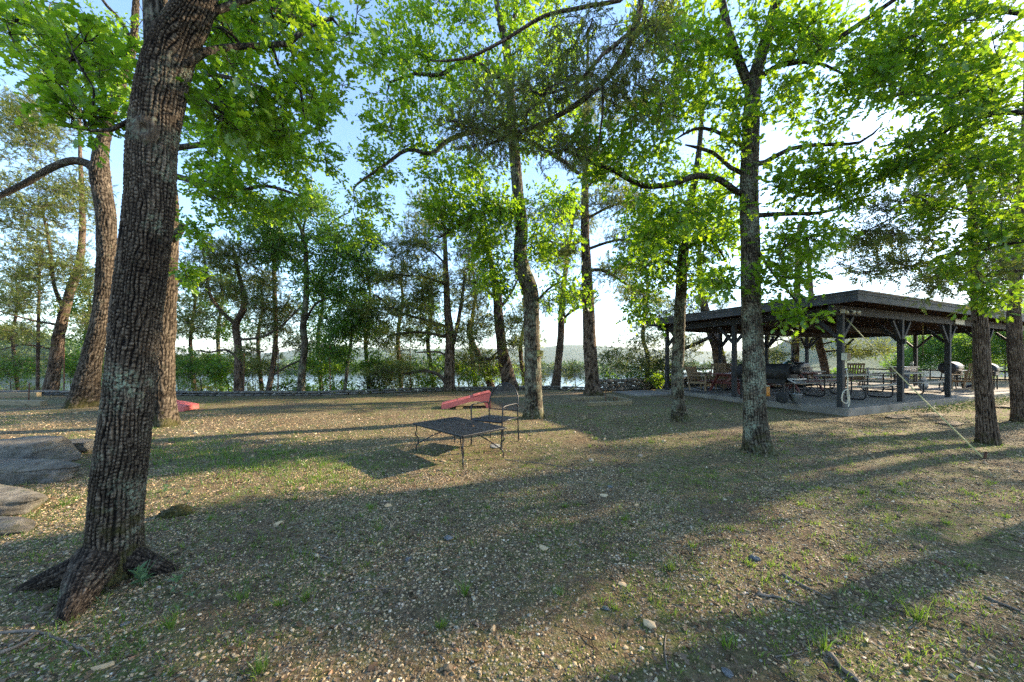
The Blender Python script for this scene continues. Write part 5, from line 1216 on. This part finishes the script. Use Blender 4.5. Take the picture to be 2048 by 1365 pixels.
def rocker(u, v, rz, mat, wd, label, group, name='rocking_chair', cat='rocking chair', hback=1.08):
    t = thing(name, u, v, rz, label, cat, group); m = M[mat]
    mb = MB(); n = 6
    for k in range(n): mb.box((0, -.24 + k * .092, .42 - .012 * k), (wd - .06, .08, .022))
    mb.build('seat', m, t)
    mb = MB(); ns = int(wd / .085)
    for k in range(ns):
        x = -wd / 2 + .06 + (wd - .12) * k / (ns - 1); mb.beam((x, .27, .40), (x, .50, hback - .04), .052, .018, (0, 1, 0))
    mb.beam((-wd / 2 + .02, .505, hback), (wd / 2 - .02, .505, hback), .03, .09); mb.beam((-wd / 2 + .02, .29, .47), (wd / 2 - .02, .29, .47), .03, .07)
    mb.build('backrest', m, t)
    for s in (-1, 1):
        x = s * wd / 2; mb = MB(); mb.beam((x, -.26, .06), (x, -.26, .64), .05, .05); mb.build('front_leg', m, t)
        mb = MB(); mb.beam((x, .30, .06), (x, .40, .78), .05, .05); mb.build('rear_leg', m, t)
        MB().box((x, .03, .655), (.10, .74, .028)).build('armrest', m, t)
        MB().box((x * .97, .02, .38), (.03, .56, .08)).build('seat_rail', m, t)
        a = np.linspace(-.5, .62, 14); pts = [(x, y, .028 + .20 * (y - .03) ** 2) for y in a]
        mb = MB()
        for q in range(13): mb.beam(pts[q], pts[q + 1], .04, .055)
        mb.build('rocker', m if mat != 'brown_wood' else M['post_paint'], t)
    return t
rocker(.85, 4.75, .35, 'brown_wood', 1.25, 'wide wooden glider bench with slatted back at the left end of the pavilion', 'wooden seats under the pavilion', 'glider_bench', 'bench', .95)
rocker(2.05, 5.1, -1.1, 'brown_wood', .62, 'brown wooden rocking chair turned left, between the glider bench and second post', 'wooden seats under the pavilion')
rocker(2.9, 4.95, -.2, 'brown_wood', .62, 'brown wooden rocking chair half behind the second left post', 'wooden seats under the pavilion')
rocker(6.6, 5.3, .3, 'red_wood', .66, 'reddish slat-back rocking chair behind the back grey table', 'rocking chairs under the pavilion')
rocker(5.0, 5.2, -.3, 'red_wood', .66, 'reddish slat-back rocking chair left of the corner post', 'rocking chairs under the pavilion')
rocker(7.9, 4.9, .2, 'brown_wood', .66, 'brown slat-back rocking chair in front of the green kettle grill', 'rocking chairs under the pavilion')
rocker(5.9, 5.4, .9, 'tan_wood', .62, 'pale tan slatted chair tilted behind the grey tables', 'rocking chairs under the pavilion')
rocker(11.15, .75, -1.9, 'tan_wood', .64, 'tan wooden rocking chair at the right end, partly behind the straight cedar', 'rocking chairs under the pavilion')
rocker(9.2, 3.6, 2.2, 'brown_wood', .64, 'brown rocking chair facing away near the propane tank', 'rocking chairs under the pavilion')
rocker(3.6, 4.9, .5, 'red_wood', .66, 'reddish rocking chair behind the barrel smoker', 'rocking chairs under the pavilion')
def adk(u, v, rz, lab):
    t = thing('lounge_chair', u, v, rz, lab, 'chair', 'red fan-back lounge chairs'); m = M['red_plastic']
    mb = MB()
    for k in range(7):
        x = -.24 + k * .08; mb.beam((x, .18, .3), (x * 1.3, .5, .98 - .9 * x * x), .07, .016, (0, 1, 0))
    mb.build('fan_back', M['red_wood'], t); mb = MB()
    for k in range(5): mb.box((0, -.28 + k * .11, .36 - .02 * k), (.52, .1, .02))
    mb.build('seat', M['red_wood'], t)
    for s in (-1, 1):
        MB().box((s * .33, -.02, .56), (.12, .7, .025)).build('armrest', M['red_wood'], t); MB().box((s * .29, -.28, .27), (.04, .09, .54)).build('leg', M['red_wood'], t); mb = MB(); mb.beam((s * .27, -.25, .34), (s * .27, .5, .04), .03, .12); mb.build('rear_leg', M['red_wood'], t)
adk(3.9, 5.35, .2, 'red fan-back chair with a towel near the reddish pine trunk'); adk(4.75, 5.6, -.5, 'red fan-back chair left of the cream box on the post')
tw = thing('towel', 3.9, 5.86, .2, 'grey-blue towel draped over a red fan-back chair', 'towel', None, SL + .80); mb = MB()
mb.box((0, -.035, 0), (.36, .02, .26)); mb.box((0, .035, -.02), (.36, .02, .30)); mb.box((0, 0, .135), (.36, .09, .02)); mb.build('cloth', M['blue_plastic'], tw, bevel=.008)

def barrel(t, L, r, zc, mat, firebox=True, stack=True, y0=0):
    # axis along local x
    MX = Matrix.Rotation(PI / 2, 3, 'Y')
    MB().lathe([(r * .3, -L / 2 - .012), (r * .92, -L / 2 - .01), (r, -L / 2 + .015), (r, L / 2 - .015), (r * .92, L / 2 + .01), (r * .3, L / 2 + .012)], 28, (0, 0, zc), MX).build('barrel', mat, t, True)
# big barrel smoker, axis along V
t = thing('barrel_smoker', -.12, 1.85, PI / 2, 'big sooty barrel smoker on wheels behind the lichen oak', 'smoker')
ds = M['dark_steel']; barrel(t, 1.5, .28, .88, ds)
mb = MB()
for x in (-.45, 0, .45): mb.tube([(x + .318 * 0, .288 * math.cos(q), .88 + .288 * math.sin(q)) for q in np.linspace(.1, PI - .1, 14)], .012, 5)
mb.build('lid_bands', ds, t, True)
MB().tube([(-.3, -.33, 1.0), (-.3, -.38, 1.0), (.3, -.38, 1.0), (.3, -.33, 1.0)], .014, 6).build('lid_handle', M['light_metal'], t)
MB().box((0, 0, .66), (1.36, .42, .22)).build('firebox', ds, t, bevel=.01)
MB().lathe([(.13, 0), (.13, .18), (.10, .2)], 18, (-.95, 0, .98), Matrix.Rotation(PI / 2, 3, 'Y')).build('end_vent', ds, t, True)
mb = MB(); mb.beam((-.98, 0, .72), (-.76, 0, .72), .5, .03); mb.beam((-.98, 0, .60), (-.76, 0, .72), .5, .03); mb.build('side_shelf', M['light_metal'], t)
for (x, y) in ((-.66, -.24), (-.66, .24), (.6, -.22), (.6, .22)): MB().box((x, y, .30), (.045, .045, .60)).build('leg', ds, t)
for y in (-.33, .33):
    wh = MB().lathe([(.05, -.03), (.155, -.035), (.165, -.02), (.165, .02), (.155, .035), (.05, .03)], 24, (-.66, y, .165), Matrix.Rotation(PI / 2, 3, 'X')).build('wheel', M['tread'], t, True)
    MB().lathe([(.03, -.045), (.05, -.04), (.05, .04), (.03, .045)], 14, (-.66, y, .165), Matrix.Rotation(PI / 2, 3, 'X')).build('hub', M['dark_steel'], wh)
MB().tube([(-.66, -.33, .165), (-.66, .33, .165)], .014, 8).build('axle', ds, t)
t = thing('metal_bucket', -.10, 1.0, 0, 'galvanised bucket on the floor between the barrel smoker wheels', 'bucket')
MB().lathe([(.10, 0), (.125, .27), (.132, .275), (.132, .29), (.115, .285), (.095, .02)], 22).build('pail', M['light_metal'], t, True)
MB().tube([(-.13, 0, .27), (-.10, 0, .33), (0, -.03, .36), (.10, 0, .33), (.13, 0, .27)], .005, 6).build('handle', M['light_metal'], t)
t = thing('water_jug', 1.3, 2.7, 0, 'orange jug on the floor under the red picnic table', 'jug'); MB().lathe([(.13, 0), (.14, .02), (.14, .30), (.12, .33)], 20).build('body', M['orange'], t, True); MB().lathe([(.125, .33), (.125, .37), (.05, .39)], 20).build('lid', M['white_plastic'], t, True)

# kettle grill and second smoker behind
t = thing('kettle_grill', 8.0, 5.6, 0, 'green egg-shaped kettle grill with its lid handle up', 'grill')
MB().lathe([(.06, .62), (.19, .68), (.25, .80), (.255, .90)], 24).build('bowl', M['green_enamel'], t, True); lid = MB().lathe([(.258, .905), (.25, 1.0), (.19, 1.13), (.08, 1.2), (.05, 1.25)], 24).build('lid', M['green_enamel'], t, True)
MB().lathe([(.262, .89), (.268, .895), (.268, .915), (.262, .92)], 24).build('band', M['black_metal'], t)
for k in range(4): a = k * PI / 2 + .7; MB().tube([(.2 * math.cos(a), .2 * math.sin(a), .70), (.27 * math.cos(a), .27 * math.sin(a), 0)], .015, 6).build('leg', M['black_metal'], t)
MB().tube([(-.08, -.25, 1.0), (-.08, -.31, 1.0), (.08, -.31, 1.0), (.08, -.25, 1.0)], .012, 6).build('handle', M['light_metal'], t)
def offset_smoker(u, v, rz, lab, L=1.1, r=.25, stackside=-1):
    t = thing('offset_smoker', u, v, rz, lab, 'smoker'); barrel(t, L, r, .92, M['black_metal'])
    MB().lathe([(.05, 0), (.05, .62)], 16, (stackside * (L / 2 - .1), .05, 1.12)).build('chimney', M['black_metal'], t, True)
    MB().box((0, -.34, .80), (L * .85, .22, .022)).build('front_shelf', M['black_metal'], t)
    MB().tube([(-.3, -r, 1.0), (-.3, -r - .05, 1.02), (.3, -r - .05, 1.02), (.3, -r, 1.0)], .011, 6).build('lid_handle', M['light_metal'], t)
    MB().box((-stackside * (L / 2 + .2), 0, .72), (.36, .38, .36)).build('firebox', M['black_metal'], t, bevel=.02)
    for sx in (-1, 1):
        for sy in (-1, 1): mb = MB(); mb.beam((sx * (L / 2 - .14), sy * .16, .75), (sx * (L / 2 - .1), sy * .24, 0), .035, .035); mb.build('leg', M['black_metal'], t)
    for sy in (-1, 1): MB().lathe([(.03, -.02), (.12, -.02), (.12, .02), (.03, .02)], 18, (-stackside * (L / 2 - .1), sy * .27, .12), Matrix.Rotation(PI / 2, 3, 'X')).build('wheel', M['tread'], t, True)
    return t
offset_smoker(8.9, 5.6, .05, 'black smoker right of the green kettle grill, at the back of the pavilion')
offset_smoker(12.6, 1.6, .1, 'black offset smoker with a tall chimney at the right end of the pavilion', 1.25, .27)
g_ = thing('gas_grill', 13.25, .75, .1, 'black gas grill with rounded lid at the far right', 'grill')
MB().box((0, 0, .72), (.75, .5, .26)).build('firebox', M['black_metal'], g_, bevel=.03)
MB().lathe([(.25, -.37), (.27, -.35), (.27, .35), (.25, .37)], 24, (0, 0, .86), Matrix.Rotation(PI / 2, 3, 'Y')).build('hood', M['black_metal'], g_, True)
MB().tube([(-.28, -.27, .93), (-.28, -.33, .93), (.28, -.33, .93), (.28, -.27, .93)], .012, 8).build('handle', M['light_metal'], g_)
for sx in (-1, 1):
    MB().box((sx * .55, 0, .80), (.33, .45, .03)).build('side_shelf', M['steel_panel'], g_)
    for sy in (-1, 1): MB().box((sx * .33, sy * .2, .3), (.04, .04, .6)).build('leg', M['black_metal'], g_)
# flat-top griddle
g_ = thing('griddle', 12.0, 2.9, 0, 'long flat-top griddle with lit-looking steel burner panel', 'griddle')
g_['label'] = 'long flat-top griddle with four knobs on a steel panel at the back right'
MB().box((0, 0, .92), (1.25, .55, .05)).build('cooking_plate', M['black_metal'], g_, bevel=.006)
MB().box((0, 0, .80), (1.2, .5, .17)).build('burner_box', M['steel_panel'], g_, bevel=.006)
for k in range(4): MB().lathe([(.026, 0), (.03, .03), (.02, .035)], 12, (-.42 + k * .28, -.25, .80), Matrix.Rotation(PI / 2, 3, 'X')).build('knob', M['light_metal'], g_)
for sx in (-1, 1):
    MB().box((sx * .85, 0, .93), (.42, .45, .03)).build('side_shelf', M['black_metal'], g_)
    for sy in (-1, 1): MB().box((sx * .56, sy * .2, .36), (.04, .04, .72)).build('leg', M['black_metal'], g_)
MB().box((0, 0, .14), (1.15, .42, .025)).build('lower_shelf', M['black_metal'], g_)
t = thing('paper_towel_roll', 12.9, 2.9, 0, 'white paper towel roll standing on the griddle shelf', 'paper towel', None, SL + .945); MB().lathe([(.02, 0), (.06, .001), (.06, .24), (.02, .241)], 18).build('roll', M['white_plastic'], t, True)
# tall plastic tub / folded grill cover and propane tank
t = thing('propane_tank', 11.2, 2.0, 0, 'pale grey-green propane tank by the third front post', 'propane tank')
MB().lathe([(.09, 0), (.14, .04), (.15, .10), (.15, .28), (.13, .34), (.05, .38)], 20).build('tank', M['light_metal'], t, True); MB().lathe([(.09, .36), (.1, .37), (.1, .46), (.09, .47)], 16).build('collar', M['light_metal'], t)
t = thing('storage_bin', 10.6, 2.4, .3, 'tall slate-grey plastic bin behind the third front post', 'bin'); mb = MB(); mb.lathe([(.20, 0), (.26, .78)], 4, (0, 0, 0), Matrix.Rotation(PI / 4, 3, 'Z')); mb.build('body', M['blue_plastic'], t); MB().box((0, 0, .80), (.42, .42, .05)).build('lid', M['blue_plastic'], t, bevel=.01)
t = thing('folding_chair', 9.9, 3.1, .5, 'metal folding chair with curved arms behind the right picnic table', 'chair'); mt = M['light_metal']
MB().box((0, 0, .44), (.42, .4, .025)).build('seat', M['black_metal'], t, bevel=.01); MB().box((0, .22, .75), (.42, .025, .35)).build('back', M['black_metal'], t, bevel=.01)
for s in (-1, 1):
    MB().tube(resample([(s * .24, -.25, 0), (s * .24, -.2, .5), (s * .24, -.1, .64), (s * .24, .1, .62), (s * .24, .22, .5), (s * .24, .3, 0)], [.01] * 6, .05)[0], .013, 8).build('arm_frame', mt, t, True)
    MB().tube([(s * .22, .2, .4), (s * .22, .24, .92)], .012, 8).build('back_post', mt, t)
t = thing('gas_cover', 12.2, .9, .2, 'crumpled dark blue tarp on the slab under the offset smoker', 'tarp'); t.name = 'tarp'
v = rock_verts((.7, .45, .24), 5, box=.2, rough=.4); mb = MB(); mb.rawnp(v, I4[1]); o = mb.build('folds', M['blue_cloth'], t, True); o.location = (0, 0, .11)
# railing at the back right
rl = thing('railing', 0, 6.35, 0, 'dark cable railing behind the pavilion along the bluff', 'railing', None, -.1)
for k in range(6): MB().box((1.2 + k * 2.4, 0, .55), (.08, .08, 1.1)).build('post', M['post_paint'], rl)
for z in (.55, .85, 1.08): MB().box((7.2, -.06, z), (12.4, .03, .04)).build('rail', M['post_paint'], rl)
rl = thing('railing', 14.4, 0, 0, 'dark green railing past the right end of the pavilion', 'railing', None, -.1)
for k in range(4): MB().box((0, -.2 + k * 2.1, .5), (.09, .09, 1.0)).build('post', M['post_paint'], rl)
MB().box((-.07, 3, .62), (.04, 6.6, .07)).build('rail', M['post_paint'], rl); MB().box((-.07, 3, .98), (.04, 6.6, .07)).build('rail', M['post_paint'], rl)
# flat stepping stones along the front of the slab
for i, (px, py, a, b, lab) in enumerate([(1795, 835, 1.3, .5, 'flat pale stone step nearest the corner post'), (1860, 832, 1.2, .5, 'flat stone step under the yellow strap'), (1900, 848, 1.0, .4, 'flat sunlit stone step left of the straight cedar'), (2010, 815, 1.3, .6, 'flat stone step between the two right cedars')]):
    g = ground_at(px, py); rock('step_stone', (g[0], g[1], g[2] + .02), (a, b, .10), PZ + .1, 140 + i, M['tan_stone'], lab, 'stone', 0, box=.6, rough=.08)

# yellow guy straps
def strap(p0, p1, wdt, lab):
    p0 = np.array(p0); p1 = np.array(p1); d = p1 - p0; n = 14
    pts = [d * t / n - np.array([0, 0, .05 * math.sin(PI * t / n)]) for t in range(n + 1)]
    o = MB().tube(pts, wdt / 2, 8).build('guy_strap', M['strap'], None, True); o.location = p0
    tag(o, lab, 'strap', 'yellow straps bracing the pavilion')
g = ground_at(1966, 916); strap(g, atp(.0, -.08, 2.50), .020, 'long yellow strap slanting from the pavilion corner down to the ground at the right')
g = ground_at(1132, 785); strap(g, atp(-.02, 5.9, 2.55), .028, 'yellow strap running from the far left pavilion post down behind the thick cedar')
g = ground_at(1966, 917); o = MB().tube([(0, 0, -.1), (.02, -.02, .10)], .014, 8).build('ground_peg', M['rust']); o.location = g; tag(o, 'iron peg holding the right yellow strap', 'peg')

# ------------------------------------------------------------------ ground cover
def inside_slab(x, y):
    u = (x - O[0]) * U[0] + (y - O[1]) * U[1]; v = (x - O[0]) * V[0] + (y - O[1]) * V[1]; return (u > -.3) & (v > -.3)
def field(n, z0, z1, p=1.0):
    z = z0 + (z1 - z0) * RNG.random(n) ** p; x = RNG.uniform(-1, 1, n) * (1.62 * z + .5)
    m = (y_ok := (z < ywall(x) - .2)) & ~inside_slab(x, z); return x[m], z[m]
def pebbles(n, z0, z1, r0, r1, name, lab, dens=.34):
    x, y = field(n, z0, z1, .6); k = fbm(x * 1.1, y * 1.1, 41); m = k + RNG.random(len(x)) * .35 > dens + .16 + .12 * smooth01(x / 4 + .3); x, y = x[m], y[m]; N_ = len(x)
    v, f = I1; r = r0 * np.exp(RNG.random(N_) ** 2.2 * math.log(r1 / r0)); a = RNG.uniform(0, 2 * PI, N_); sc = np.stack([r * RNG.uniform(.8, 1.35, N_), r * RNG.uniform(.6, 1, N_), r * RNG.uniform(.35, .7, N_)], -1)
    p = v[None] * (1 + .22 * RNG.normal(size=(N_, len(v), 1))) * sc[:, None]
    ca, sa = np.cos(a)[:, None], np.sin(a)[:, None]; q = np.stack([p[..., 0] * ca - p[..., 1] * sa, p[..., 0] * sa + p[..., 1] * ca, p[..., 2]], -1)
    q[..., 0] += x[:, None]; q[..., 1] += y[:, None]; q[..., 2] += (gz(x, y) + r * .22)[:, None]
    Fq = (f[None] + (np.arange(N_) * len(v))[:, None, None]).reshape(-1, 3)
    o = mesh_np(name, q.reshape(-1, 3), Fq.ravel(), np.arange(len(Fq)) * 3, M['pebbles']); tag(o, lab, 'gravel', kind='stuff')
pebbles(115000, .9, 4.4, .0035, .011, 'gravel', 'fine mixed tan and grey gravel covering the near yard')
pebbles(36000, 4.0, 9, .007, .018, 'gravel', 'coarser tan gravel over the middle of the yard')
pebbles(260, 1.2, 9, .02, .045, 'gravel', 'scattered larger pebbles on the yard', .2)

def blades(cx_, cy_, nb_, hgt, spread, name, lab, mat, wid=.0035, cat='grass'):
    n = len(cx_); N_ = n * nb_; ci = np.repeat(np.arange(n), nb_); a = RNG.uniform(0, 2 * PI, N_); rr = np.abs(RNG.normal(size=N_)) * np.repeat(spread, nb_) if np.ndim(spread) else np.abs(RNG.normal(size=N_)) * spread
    x = cx_[ci] + np.cos(a) * rr; y = cy_[ci] + np.sin(a) * rr; z = gz(x, y) - .004
    h = (hgt[ci] if np.ndim(hgt) else hgt) * RNG.uniform(.45, 1.15, N_); b = a + RNG.normal(size=N_) * .7; ln = RNG.uniform(.2, .8, N_)
    dx = np.cos(b); dy = np.sin(b); wv = RNG.uniform(0, 2 * PI, N_); wx_, wy_ = np.cos(wv), np.sin(wv); vs = []
    wd_ = wid * (.7 + .6 * RNG.random(N_))
    for t, k in ((0, 1), (.5, .85), (.82, .5)):
        px_ = x + dx * h * ln * t ** 1.8; py_ = y + dy * h * ln * t ** 1.8; pz_ = z + h * (t - .25 * ln * t * t)
        vs += [np.stack([px_ - wx_ * wd_ * k, py_ - wy_ * wd_ * k, pz_], -1), np.stack([px_ + wx_ * wd_ * k, py_ + wy_ * wd_ * k, pz_], -1)]
    vs.append(np.stack([x + dx * h * ln, y + dy * h * ln, z + h * (1 - .25 * ln)], -1)); V_ = np.stack(vs, 1)
    lp = np.array([0, 1, 3, 2, 2, 3, 5, 4, 4, 5, 6]); L = (lp[None] + (np.arange(N_) * 7)[:, None]).ravel(); S = (np.array([0, 4, 8])[None] + (np.arange(N_) * 11)[:, None]).ravel()
    o = mesh_np(name, V_.reshape(-1, 3), L, S, mat); tag(o, lab, cat, kind='stuff')
# the green patch left of the table
gp = [ground_at(px + RNG.normal() * 75, py + RNG.normal() * 16) for px, py in [(470, 905), (400, 915), (560, 915), (640, 925), (440, 940), (340, 898), (620, 960)] for _ in range(45)]
gp = np.array([q for q in gp if q[1] > 1]); blades(gp[:, 0], gp[:, 1], 16, .035 + .04 * RNG.random(len(gp)), .09, 'grass', 'fresh green grass patch between the big oak and the table', M['grass'], .0035)
x, y = field(13000, 1.5, 12.5, 1.0); k = fbm(x * .5 + 3, y * .5, 77) + .5 * fbm(x * 2.3, y * 2.3, 70) + RNG.random(len(x)) * .22; right = .05 * (y < 6) * (x < 1) + .04 * (x > 0); m = k + right > .80; x, y = x[m], y[m]
blades(x, y, 12, .018 + .045 * RNG.random(len(x)) ** 2.5, .04, 'grass', 'scattered small grass tufts growing through the gravel', M['grass'], .0020)
tf = [(930, 1190, .13), (1230, 1220, .05), (880, 1255, .08), (742, 1018, .08), (975, 1018, .07), (665, 990, .09), (340, 1255, .10), (520, 1345, .12), (1725, 988, .08), (1895, 1048, .07), (1120, 1190, .06), (1345, 1140, .08), (1455, 1295, .1), (1650, 1300, .12), (1835, 1240, .14), (2010, 1035, .07), (1385, 1095, .06), (1565, 885, .1), (1590, 870, .08), (1665, 870, .07), (1720, 880, .09),
      (1190, 880, .10), (1300, 885, .08), (1180, 895, .08), (1770, 870, .1), (1850, 880, .08), (480, 1200, .09), (560, 1210, .07), (610, 1200, .09), (1500, 1130, .06), (1700, 1120, .07), (1940, 990, .08), (760, 1060, .06), (590, 1000, .08), (420, 1040, .06), (1130, 1015, .07), (1250, 1040, .06), (1460, 1060, .06), (1600, 1010, .07), (1800, 970, .07), (150, 1000, .07), (130, 1010, .09)]
T_ = np.array([ground_at(a, b) for a, b, c in tf]); blades(T_[:, 0], T_[:, 1], 34, np.array([c * .85 for a, b, c in tf]), .022, 'grass', 'upright bright grass tufts standing out from the gravel', M['grass'], .0022)

# ivy along the slab, leaf litter, twigs
n = 4200; u = RNG.uniform(.6, 10.5, n); v = -.32 - np.abs(RNG.normal(size=n)) * (.22 + .03 * u); keep = RNG.random(n) < smooth01((u - .8) / 3) * (.5 + .5 * vnoise(u * 1.5, v * 2, 5)); u, v = u[keep], v[keep]
x = O[0] + U[0] * u + V[0] * v; y = O[1] + U[1] * u + V[1] * v; pos = np.stack([x, y, gz(x, y) + RNG.uniform(.02, .16, len(x))], -1)
V_, L, S = place(OVAL, pos, rand_dirs(len(pos), .2, .4), nrm(rand_dirs(len(pos)) * .5 + np.array([0, 0, 1])), RNG.uniform(.035, .075, len(pos))); V_[:, 0] += 0
o = mesh_np('ivy', V_, L, S, M['ivy']); tag(o, 'low ivy ground cover along the front of the pavilion slab', 'ivy', kind='stuff')
x, y = field(26000, 1.1, 13, .7); m = fbm(x * .6 + 2, y * .6 + 8, 5) + .25 * fbm(x * 4, y * 4, 15) + RNG.random(len(x)) * .3 + .06 * smooth01(x / 4) > .68; x, y = x[m], y[m]
pos = np.stack([x, y, gz(x, y) + .008], -1); V_, L, S = place(OAKL, pos, rand_dirs(len(pos), 0, .15), nrm(rand_dirs(len(pos)) * .35 + np.array([0, 0, 1])), RNG.uniform(.02, .055, len(pos)))
o = mesh_np('leaf_litter', V_, L, S, M['litter']); tag(o, 'dry brown leaf litter strewn over the yard', 'leaf litter', kind='stuff')
x, y = field(3600, 1.1, 9, .7); mb = MB()
for a, b in zip(x, y):
    L_ = random.uniform(.03, .16); t = random.uniform(0, PI); k = random.uniform(-.3, .3); z = gz1(a, b) + .008
    pts = [(a + math.cos(t + k * q) * L_ * q, b + math.sin(t + k * q) * L_ * q, z + .006 * math.sin(q * 9)) for q in (-.5, -.1, .25, .5)]
    V2, F2 = tube_np(np.array(pts), np.array([1, .9, .8, .4]) * random.uniform(.0010, .0026), 4); mb.rawnp(V2, F2)
tag(mb.build('twig_litter', TB), 'small fallen twigs scattered on the gravel', 'twigs', kind='stuff')
def stick(pts, r, lab, group='fallen sticks on the yard', mat=M['stick']):
    r *= .65
    g = [ground_at(*q) for q in pts]; P = np.array([[q[0], q[1], gz1(q[0], q[1]) + r * .8] for q in g]); b = P[0].copy(); P, rr = resample(P - b, [r * (1 - .6 * i / len(P)) for i in range(len(P))], .03)
    P = P + RNG.normal(size=P.shape) * r * .25
    o = MB().tube(P, rr, 7).build('stick', mat, None, True); o.location = b; tag(o, lab, 'stick', group)
stick([(0, 1268), (70, 1265), (120, 1280), (185, 1312)], .012, 'long lichen-spotted branch lying at the bottom left corner')
stick([(-20, 1320), (30, 1298), (80, 1270)], .016, 'short thick dark branch crossing under the long one at the bottom left')
stick([(1550, 1315), (1590, 1310), (1625, 1290), (1630, 1285)], .006, 'curved pale stick at the lower right of centre')
stick([(1655, 1310), (1690, 1345), (1730, 1375)], .018, 'flat split piece of wood at the bottom right')
stick([(1335, 1340), (1330, 1300), (1332, 1270)], .006, 'thin upright-looking grey stick at the bottom centre right')
stick([(1565, 1150), (1610, 1175), (1660, 1200)], .012, 'dark rotten stick on the shaded right foreground')
stick([(1515, 1190), (1560, 1198), (1600, 1212)], .013, 'dark broken stick left of the rotten one')
stick([(1970, 1195), (2010, 1212), (2060, 1232)], .012, 'dark stick by the right edge')
stick([(1860, 1120), (1895, 1135), (1920, 1150)], .010, 'reddish strip of bark on the right foreground', mat=M['rust'])
stick([(690, 1190), (740, 1180), (790, 1178)], .006, 'thin dark stick left of the tall grass tuft')
stick([(600, 1105), (640, 1112), (665, 1120)], .010, 'grey stick on the gravel right of the big oak')
stick([(1010, 920), (1100, 930), (1165, 945)], .008, 'mossy root-like stick right of the metal table')

# silvery leafed plants at the foot of the big oak
def plant(px, py, h, nleaf, lab, mat=M['plant'], ls=.07):
    g = ground_at(px, py); root = empty('plant', g, lab, 'plant', 0, 'small leafy plants by the big oak'); mb = MB(); cl = []
    for k in range(3 if nleaf > 8 else 1):
        a = RNG.uniform(0, 2 * PI); e = np.array([math.cos(a) * h * .45, math.sin(a) * h * .45, h]); P, r = resample([np.zeros(3), e * np.array([.35, .35, .55]), e], [.003, .0025, .0015], .01); V2, F2 = tube_np(P, r, 5); mb.rawnp(V2, F2)
        for q in range(max(4, nleaf // 3)): t = RNG.uniform(.2, 1); cl.append(P[int(t * (len(P) - 1))])
    mb.build('stem', M['plant'], root)
    cl = np.array(cl); n = len(cl); V_, L, S = place(OVAL, cl, rand_dirs(n, .55, .3), nrm(rand_dirs(n) * .4 + np.array([0, 0, 1])), RNG.uniform(.6, 1.1, n) * ls); mesh_np('leaves', V_, L, S, mat, root)
plant(285, 1172, .13, 18, 'silvery-green leafy plant at the right foot of the big oak'); plant(212, 1212, .06, 8, 'bright green seedling in front of the big oak root', M['grass'], .06)
plant(355, 1165, .04, 9, 'small silvery rosette right of the leafy plant', ls=.045); plant(340, 1190, .04, 6, 'tiny silvery seedling between the rosette and the root', ls=.04); plant(330, 985, .07, 15, 'clump of silvery plants behind the big oak trunk, left of the grass', ls=.05); plant(375, 990, .06, 12, 'silvery plant at the left end of the grass patch', ls=.05)
plant(380, 1192, .035, 6, 'small silvery plant farthest right of the oak foot', ls=.04)
# mossy stump lump by the oak
g = ground_at(352, 1030); rock('stump', (g[0], g[1], g[2] + .02), (.26, .18, .14), .3, 170, bark_mat('mossy_stump', (.03, .03, .015), (.12, .10, .06), (.25, .24, .18), None, 0, .3, attr=False), 'low mossy stump on the ground right of the big oak', 'stump', 0, box=.3, rough=.3)

# ------------------------------------------------------------------ far wood on the opposite shore
v, f = ico(2); n = 620; vs = []; fs_ = []
px_ = RNG.uniform(-200, 1420, n)
left = px_ < 430
Zd = np.where(left, RNG.uniform(270, 320, n), RNG.uniform(385, 440, n)); yb = np.where(left, np.interp(px_, [-200, 0, 120, 250, 420], [640, 668, 690, 722, 742]), 742)
yb = np.where(left, yb + RNG.random(n) * np.clip(745 - yb, 0, 99), yb)
mb = MB()
pos = []
for a, z, b in zip(px_, Zd, yb):
    c = W(a, b, z); r = RNG.uniform(3.5, 7.5); m = 110; d = rand_dirs(m); d[:, 2] = np.abs(d[:, 2]) * 1.3 - .2
    pos.append(c + np.array([0, 0, r * .5]) + d * r * RNG.uniform(.65, 1.05, (m, 1)))
pos = np.concatenate(pos); V_, L, S = place(TINY, pos, rand_dirs(len(pos)), rand_dirs(len(pos)), RNG.uniform(1.6, 3.2, len(pos)))
o = mesh_np('far_wood', V_, L, S, M['wood']); tag(o, 'sunlit green woods along the opposite lake shore', 'woods', kind='stuff')
HAZE = True
if HAZE:
    m, n_, b = newmat('haze'); n_.nodes.remove(b); pvn = nd(n_, 'ShaderNodeVolumePrincipled'); pvn.inputs['Color'].default_value = (.80, .88, 1, 1); pvn.inputs['Density'].default_value = .00010; pvn.inputs['Anisotropy'].default_value = .3
    n_.links.new(pvn.outputs[0], n_.nodes['Material Output'].inputs['Volume'])
    hz = MB().box((0, 3500, 70), (9000 * 2 + 400, 24000, 230)).build('haze', m); tag(hz, kind='stuff'); hz['label'] = 'pale summer haze over the lake'; hz['category'] = 'haze'
